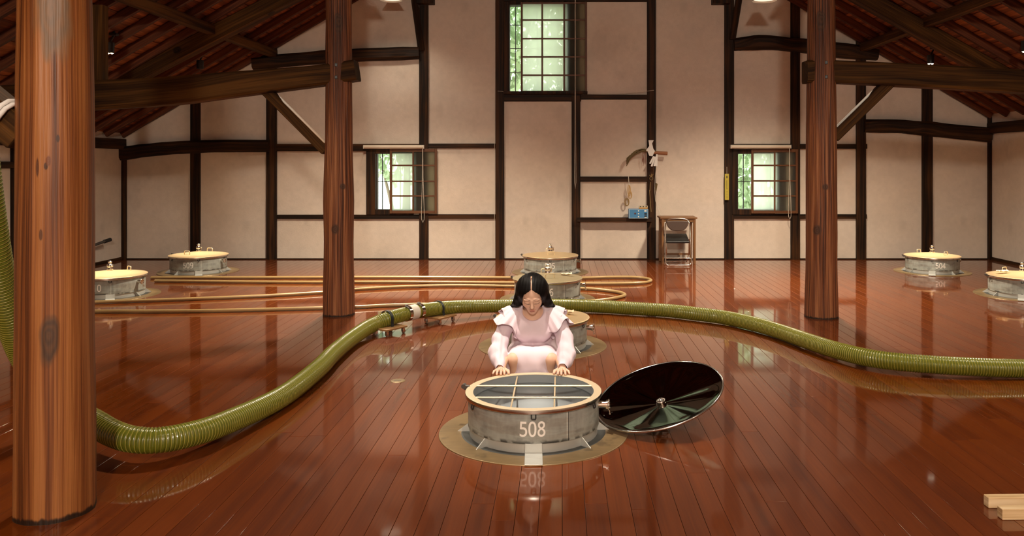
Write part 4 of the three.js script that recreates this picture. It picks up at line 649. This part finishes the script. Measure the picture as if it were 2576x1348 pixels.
  const bodyF = (x, y, z) => {
    const m = Math.abs(x);
    let d = cap(x, y, z, [0, 0.27, -0.2], [0, 0.4, -0.1], 0.12, 0.095, 0.85);
    d = smin(d, cap(x, y, z, [0, 0.4, -0.1], [0, 0.53, 0.0], 0.09, 0.085, 0.72), 0.06);
    d = smin(d, cap(m, y, z, [0.0, 0.59, -0.005], [0.145, 0.576, -0.01], 0.045, 0.04), 0.05);
    d = smin(d, cap(x, y, z, [0, 0.575, 0.01], [0, 0.70, 0.075], 0.052, 0.047), 0.035);
    d = smin(d, cap(m, y, z, SH, ELB, 0.04, 0.034), 0.03);
    d = smin(d, cap(m, y, z, ELB, WR, 0.033, 0.024), 0.02);
    d = smin(d, cap(m, y, z, HIP, KNEE, 0.09, 0.038), 0.04);
    d = smin(d, ell(m, y, z, [0.126, 0.312, 0.180], [0.031, 0.037, 0.036]), 0.03);
    d = smin(d, cap(m, y, z, [KNEE[0], KNEE[1] - 0.01, KNEE[2] - 0.005], ANK, 0.034, 0.032), 0.025);
    d = smin(d, cap(m, y, z, [0.11, 0.05, 0.09], [0.116, 0.024, 0.235], 0.034, 0.022), 0.02);
    d = smin(d, headF(x, y, z), 0.02);
    return Math.max(d, -y + 0.003);
  };
  // hands: palms over the far rim, fingers curled on its flat top
  const hand = (s) => {
    const w = [s * (WR[0] + 0.003), WR[1] - 0.006, WR[2] + 0.006], sp = (t, l) => [s * (0.2 + t), 0, 0], segs = [];
    const k0 = [[-0.026, 0.281, 0.305], [-0.009, 0.285, 0.310], [0.010, 0.283, 0.308], [0.027, 0.278, 0.300]], k1 = [[-0.030, 0.279, 0.331], [-0.010, 0.284, 0.339], [0.014, 0.282, 0.336], [0.037, 0.276, 0.322]], k2 = [[-0.032, 0.266, 0.349], [-0.010, 0.266, 0.359], [0.017, 0.266, 0.355], [0.043, 0.266, 0.338]], r = [0.0085, 0.0088, 0.0085, 0.0075];
    const g = (p) => [s * (0.205 + p[0]), p[1] - 0.0075, p[2] + 0.006];
    for (let i = 0; i < 4; i++) segs.push([g(k0[i]), g(k1[i]), r[i] + 0.0008, r[i]], [g(k1[i]), g(k2[i]), r[i], r[i] - 0.0012]);
    const th = [[g([-0.03, 0.276, 0.275]), g([-0.052, 0.272, 0.3], 0.011), 0.013, 0.0105], [g([-0.052, 0.272, 0.3]), g([-0.058, 0.2655, 0.325]), 0.0105, 0.0085]];
    const f = (x, y, z) => {
      let d = cap(x, y, z, [s * (WR[0] - 0.012), WR[1] + 0.028, WR[2] - 0.05], w, 0.027, 0.0245);
      d = smin(d, cap(x, y, z, w, g([-0.015, 0.276, 0.298]), 0.019, 0.0145), 0.02);
      d = smin(d, cap(x, y, z, w, g([0.016, 0.276, 0.296]), 0.017, 0.0135), 0.02);
      let q = 9; for (const e of segs) q = smin(q, cap(x, y, z, ...e), 0.004); d = smin(d, q, 0.008);
      for (const e of th) d = smin(d, cap(x, y, z, ...e), 0.008);
      return d;
    };
    const lo = [Math.min(s * 0.12, s * 0.27), 0.245, 0.2], hi = [Math.max(s * 0.12, s * 0.27), 0.34, 0.38];
    return nets(f, lo, hi, 0.003, (x, y, z) => { let k = SK.slice(); for (let i = 0; i < 4; i++) { const t = g(k2[i]); if (y > 0.2625 && Math.hypot(x - t[0], z - t[2] - 0.002) < 0.006) k = [0.66, 0.38, 0.30]; } return k; });
  };
  const wrinkle = (x, y, z) => (vn(x * 26 + 50, y * 20 + 50, 400, 400, 811) - 0.5) * 0.5 + (vn(y * 30 + 50, z * 26 + 50, 400, 400, 813) - 0.5) * 0.5;
  const dressF = (x, y, z) => {
    const m = Math.abs(x);
    let d = cap(x, y, z, [0, 0.27, -0.21], [0, 0.395, -0.095], 0.142, 0.112, 0.83);
    d = smin(d, cap(x, y, z, [0, 0.395, -0.095], [0, 0.53, 0.005], 0.102, 0.098, 0.72), 0.05);
    d = smin(d, ell(x, y, z, [0, 0.468, 0.05], [0.118, 0.06, 0.055]), 0.06); d = smin(d, ell(m, y, z, [0.055, 0.468, 0.072], [0.055, 0.05, 0.035]), 0.05);
    d = smin(d, cap(m, y, z, [0.0, 0.592, -0.008], [0.15, 0.578, -0.012], 0.056, 0.052), 0.05); d = smin(d, cap(m, y, z, [0.06, 0.625, -0.015], [0.14, 0.595, -0.015], 0.034, 0.036), 0.04);
    let lap = cap(m, y, z, HIP, [0.098, 0.318, 0.15], 0.108, 0.066);                       // thighs under the skirt
    lap = smin(lap, cap(x, y, z, [0, 0.262, -0.2], [0, 0.315, 0.13], 0.09, 0.062), 0.09);
    lap = smin(lap, ell(x, y, z, [-0.002, 0.272, 0.165], [0.098, 0.10, 0.06]), 0.035);   // cloth hanging between the knees
    lap = smin(lap, ell(x, y, z, [-0.002, 0.15, 0.19], [0.142, 0.14, 0.03]), 0.03);
    d = smin(d, lap, 0.03);
    d = smin(d, cap(m, y, z, [0.14, 0.3, -0.05], [0.15, 0.12, 0.05], 0.045, 0.03), 0.03); // skirt falling outside the shins
    const f1 = 0.003 * Math.sin(x * 60 + y * 10) * sstep(0.36, 0.27, y) + 0.0035 * wrinkle(x, y, z);
    d += f1;
    d = smax(d, -ell(x, y, z, [0, 0.642, 0.08], [0.086, 0.09, 0.09]), 0.006);           // neckline
    // sleeves: close at the shoulder, full at the forearm, gathered at the cuff
    const B = [0.232, 0.345, 0.155], fold = 0.0022 * Math.sin((z * 1.2 - y) * 48 + Math.sin(x * 40) * 2) + 0.013 * wrinkle(z, x, y) + 0.006 * (vn(x * 60 + 90, (y + z) * 14 + 90, 400, 400, 823) - 0.5);
    let s = cap(m, y, z, [0.16, 0.572, -0.005], [0.222, 0.42, 0.075], 0.055, 0.052);
    s = smin(s, cap(m, y, z, [0.222, 0.42, 0.075], B, 0.052, 0.060), 0.03);
    s = smin(s, cap(m, y, z, B, [0.222, 0.312, 0.205], 0.060, 0.053), 0.02);
    s = smin(s, cap(m, y, z, [0.222, 0.312, 0.205], [0.205, 0.277, 0.292], 0.052, 0.0295), 0.015) + fold * sstep(0.52, 0.44, y);
    return smin(d, s, 0.014);
  };
  const hairF = (x, y, z) => {
    const [a, b, c] = toHead(x, y, z), m = Math.abs(a);
    let d = ell(a, b, c, [0, 0.038, -0.018], [0.095, 0.095, 0.102]);
    d = smin(d, ell(a, b, c, [0, 0.005, -0.045], [0.092, 0.10, 0.07]), 0.07);
    const line = 0.090 - 0.62 * m - 3 * m * m - (m > 0.05 ? (m - 0.05) * 2 : 0);               // hairline, highest at the parting
    const open = Math.max(b - line, m - 0.0605 - 0.02 * clamp(b / 0.06), 0.012 - c);
    d = smax(d, -open, 0.006);
    d += 0.0006 * Math.sin(Math.atan2(c, b - 0.04) * 3 + a * 300) * sstep(0.01, 0.03, m);
    d = smax(d, -(Math.max(m - 0.0016 - 0.0004 * Math.sin(c * 90), 0.0 - (b - 0.05), -0.03 - c) ), 0.003) ;
    // locks falling past the ears to the shoulders
    const xh = x + 0.002, mm = Math.abs(xh);
    let l = cap(mm, y, z, [0.083, 0.79, 0.085], [0.092, 0.71, 0.085], 0.022, 0.025);
    l = smin(l, cap(mm, y, z, [0.092, 0.71, 0.084], [0.104, 0.672, 0.055], 0.025, 0.027), 0.03);
    l = smin(l, cap(mm, y, z, [0.104, 0.670, 0.055], [0.150, 0.632, 0.005], 0.024, 0.010), 0.03);
    l = smin(l, cap(xh, y, z, [0, 0.78, 0.01], [0, 0.66, -0.06], 0.090, 0.075), 0.05);
    l = smin(l, cap(xh, y, z, [0, 0.66, -0.05], [0, 0.50, -0.15], 0.08, 0.05, 0.7), 0.04);
    l += 0.0005 * Math.sin(x * 420 + y * 60);
    l = smax(l, -(headF(x, y, z) - 0.001), 0.004);
    const face = Math.max(m - 0.062, 0.02 - c, b - 0.06); l = smax(l, -face, 0.006);
    return smin(d, l, 0.012);
  };
  const px0 = (1341 - CX) / F * 5.6, woman = thing('person', 'black-haired woman in a pale pink ruffled dress crouching behind the open tank mouth', 'person', [px0, 0, -5.6]);
  M.skin = phys({ color: rgb(1, 1, 1), vertexColors: true, roughness: 0.5, sheen: 0.15, sheenRoughness: 0.5 });
  M.dress = phys({ color: rgb(0.74, 0.61, 0.68), roughness: 0.85, sheen: 0.25, sheenRoughness: 0.6, sheenColor: rgb(0.9, 0.75, 0.78) });
  M.hair = phys({ color: rgb(1, 1, 1), vertexColors: true, roughness: 0.5, specularIntensity: 0.22 });
  const whole = (x, y, z) => bodyF(x, y, z);
  const below = nets((x, y, z) => Math.max(whole(x, y, z), y - 0.535), [-0.36, -0.02, -0.4], [0.36, 0.56, 0.36], 0.011, skin), above = nets((x, y, z) => Math.max(whole(x, y, z), 0.525 - y), [-0.175, 0.505, -0.1], [0.175, 0.93, 0.28], 0.0029, skin);
  const flesh = [below, above, hand(-1), hand(1)].map(g => { const n = g.toNonIndexed(); return n; });
  const mg = mergeGeometries(flesh); const body = new THREE.Mesh(mg, M.skin); body.name = 'body'; woman.add(body);
  const dr = obj('dress', nets(dressF, [-0.36, 0.02, -0.42], [0.36, 0.68, 0.30], 0.0065), M.dress, woman);
  for (const s of [-1, 1]) {                                                               // flared shoulder ruffles
    const tier = (a0, b0, rad0, rad1, len, wav, ph) => { const pos = [], idx = [], ax = V(...b0).sub(V(...a0)).normalize(), u = V(0, 0, 1).addScaledVector(ax, -ax.z).normalize(), v = ax.clone().cross(u), NA = 72, NL = 10; for (let lay = 0; lay < 2; lay++) for (let j = 0; j <= NL; j++) for (let i = 0; i <= NA; i++) { const a = i / NA * 6.2832, t = j / NL, out = -(v.x * Math.sin(a)) * s > 0 ? 1 : 0.6, w = wav * t * t * Math.sin(a * 6 + ph) + wav * 0.5 * t * Math.sin(a * 11 + ph * 2), r = mix(rad0, rad1, Math.pow(t, 0.8)) + w - lay * 0.003, p = V(...a0).addScaledVector(ax, len * t * (1 + 0.16 * Math.sin(a * 3 + ph))).addScaledVector(u, Math.cos(a) * r).addScaledVector(v, Math.sin(a) * r); pos.push(p.x, p.y, p.z); }
      const W1 = NA + 1, lay = (NL + 1) * W1; for (let l = 0; l < 2; l++) for (let j = 0; j < NL; j++) for (let i = 0; i < NA; i++) { const a = l * lay + j * W1 + i; l ? idx.push(a, a + W1, a + 1, a + 1, a + W1, a + W1 + 1) : idx.push(a, a + 1, a + W1, a + 1, a + W1 + 1, a + W1); }
      for (let i = 0; i < NA; i++) { const a = NL * W1 + i, b = lay + a; idx.push(a, a + 1, b, a + 1, b + 1, b); }
      const g = new THREE.BufferGeometry(); g.setAttribute('position', new THREE.Float32BufferAttribute(pos, 3)); g.setIndex(idx); g.computeVertexNormals(); return g; };
    M.ruffle ??= phys({ color: rgb(0.74, 0.61, 0.68), roughness: 0.85, sheen: 0.25, sheenColor: rgb(0.9, 0.75, 0.78), side: THREE.DoubleSide });
    obj('ruffle', [tier([s * 0.112, 0.592, 0.0], [s * 0.198, 0.468, 0.055], 0.06, 0.094, 0.135, 0.010, s * 1.2), tier([s * 0.13, 0.594, -0.005], [s * 0.22, 0.526, 0.025], 0.056, 0.074, 0.07, 0.008, 2 + s)], M.ruffle, dr);
    obj('earring', T(new THREE.SphereGeometry(0.004, 10, 8), ...fromHead([s * 0.078, -0.045, 0.0])), M.chrome, woman);
  }
  obj('sash', nets((x, y, z) => { const t = dressF(x, y, z) + 0.0, b = Math.abs((y - 0.377) * 0.8 - (z + 0.09) * -0.35) - 0.016, fr = z < -0.3 ? 1 : 0; return Math.max(Math.abs(cap(x, y, z, [0, 0.33, -0.15], [0, 0.45, -0.06], 0.128, 0.112, 0.8)) - 0.004, b, fr); }, [-0.2, 0.25, -0.33], [0.2, 0.5, 0.15], 0.006), M.dress, dr);
  obj('hair', nets(hairF, [-0.19, 0.42, -0.24], [0.19, 0.92, 0.27], 0.0029, (x, y, z) => { const [a, b, c] = toHead(x, y, z); return Math.abs(a) < 0.0032 && b > 0.04 && c > -0.02 && c < 0.12 ? SK : [0.0045, 0.0036, 0.0034]; }), M.hair, woman);
}
// ---------------------------------------------------------------- outside
{
  const soil = tag(obj('garden_ground', T(new THREE.PlaneGeometry(60, 30), 0, -3, -30, -Math.PI / 2), std({ color: rgb(0.42, 0.36, 0.3), roughness: 1 })), '', ''); soil.userData = { kind: 'structure' };
  const leafM = phys({ color: rgb(0.36, 0.46, 0.27), roughness: 0.6, transmission: 0.4, thickness: 0, side: THREE.DoubleSide }), bark = std({ color: rgb(0.2, 0.15, 0.11), roughness: 0.9 });
  const g = new THREE.PlaneGeometry(0.22, 0.11, 2, 1); g.attributes.position.setZ(1, 0.02);
  for (const [x, z, h, r, n, lb] of [[-3.9, -20, 3.6, 1.8, 2600, 'leafy garden tree seen through the left window'], [-0.6, -19, 5.6, 2.7, 6500, 'tall leafy garden tree seen through the high window'], [4.2, -21, 2.2, 2.0, 3600, 'pale leafy garden tree seen through the right window']]) {
    const t = thing('garden_tree', lb, 'tree', [x, -3, z]); obj('trunk', [rod(V(0, 0, 0), V(0.1, h + 1.5, 0), 0.16, 10, 0.07), rod(V(0.05, h * 0.7, 0), V(0.9, h + 2.2, 0.3), 0.06, 7, 0.02), rod(V(0.05, h * 0.6, 0), V(-0.8, h + 1.9, -0.2), 0.06, 7, 0.02)], bark, t);
    const im = new THREE.InstancedMesh(g, leafM, n), m = new THREE.Matrix4(); im.name = 'foliage'; im.userData.kind = 'stuff';
    for (let i = 0; i < n; i++) { const a = rnd() * 6.283, b = Math.acos(2 * rnd() - 1), q = r * Math.cbrt(rnd()); m.compose(V(Math.sin(b) * Math.cos(a) * q, h + 3 - 0.4 + Math.cos(b) * q * 1.2, Math.sin(b) * Math.sin(a) * q), new THREE.Quaternion().setFromEuler(new THREE.Euler(rnd() * 6, rnd() * 6, rnd() * 6)), V(1, 1, 1)); im.setMatrixAt(i, m); }
    t.add(im);
  }
}
scene.traverse(o => { if (o.isMesh) { o.castShadow = true; o.receiveShadow = true; } });
renderer.render(scene, camera);
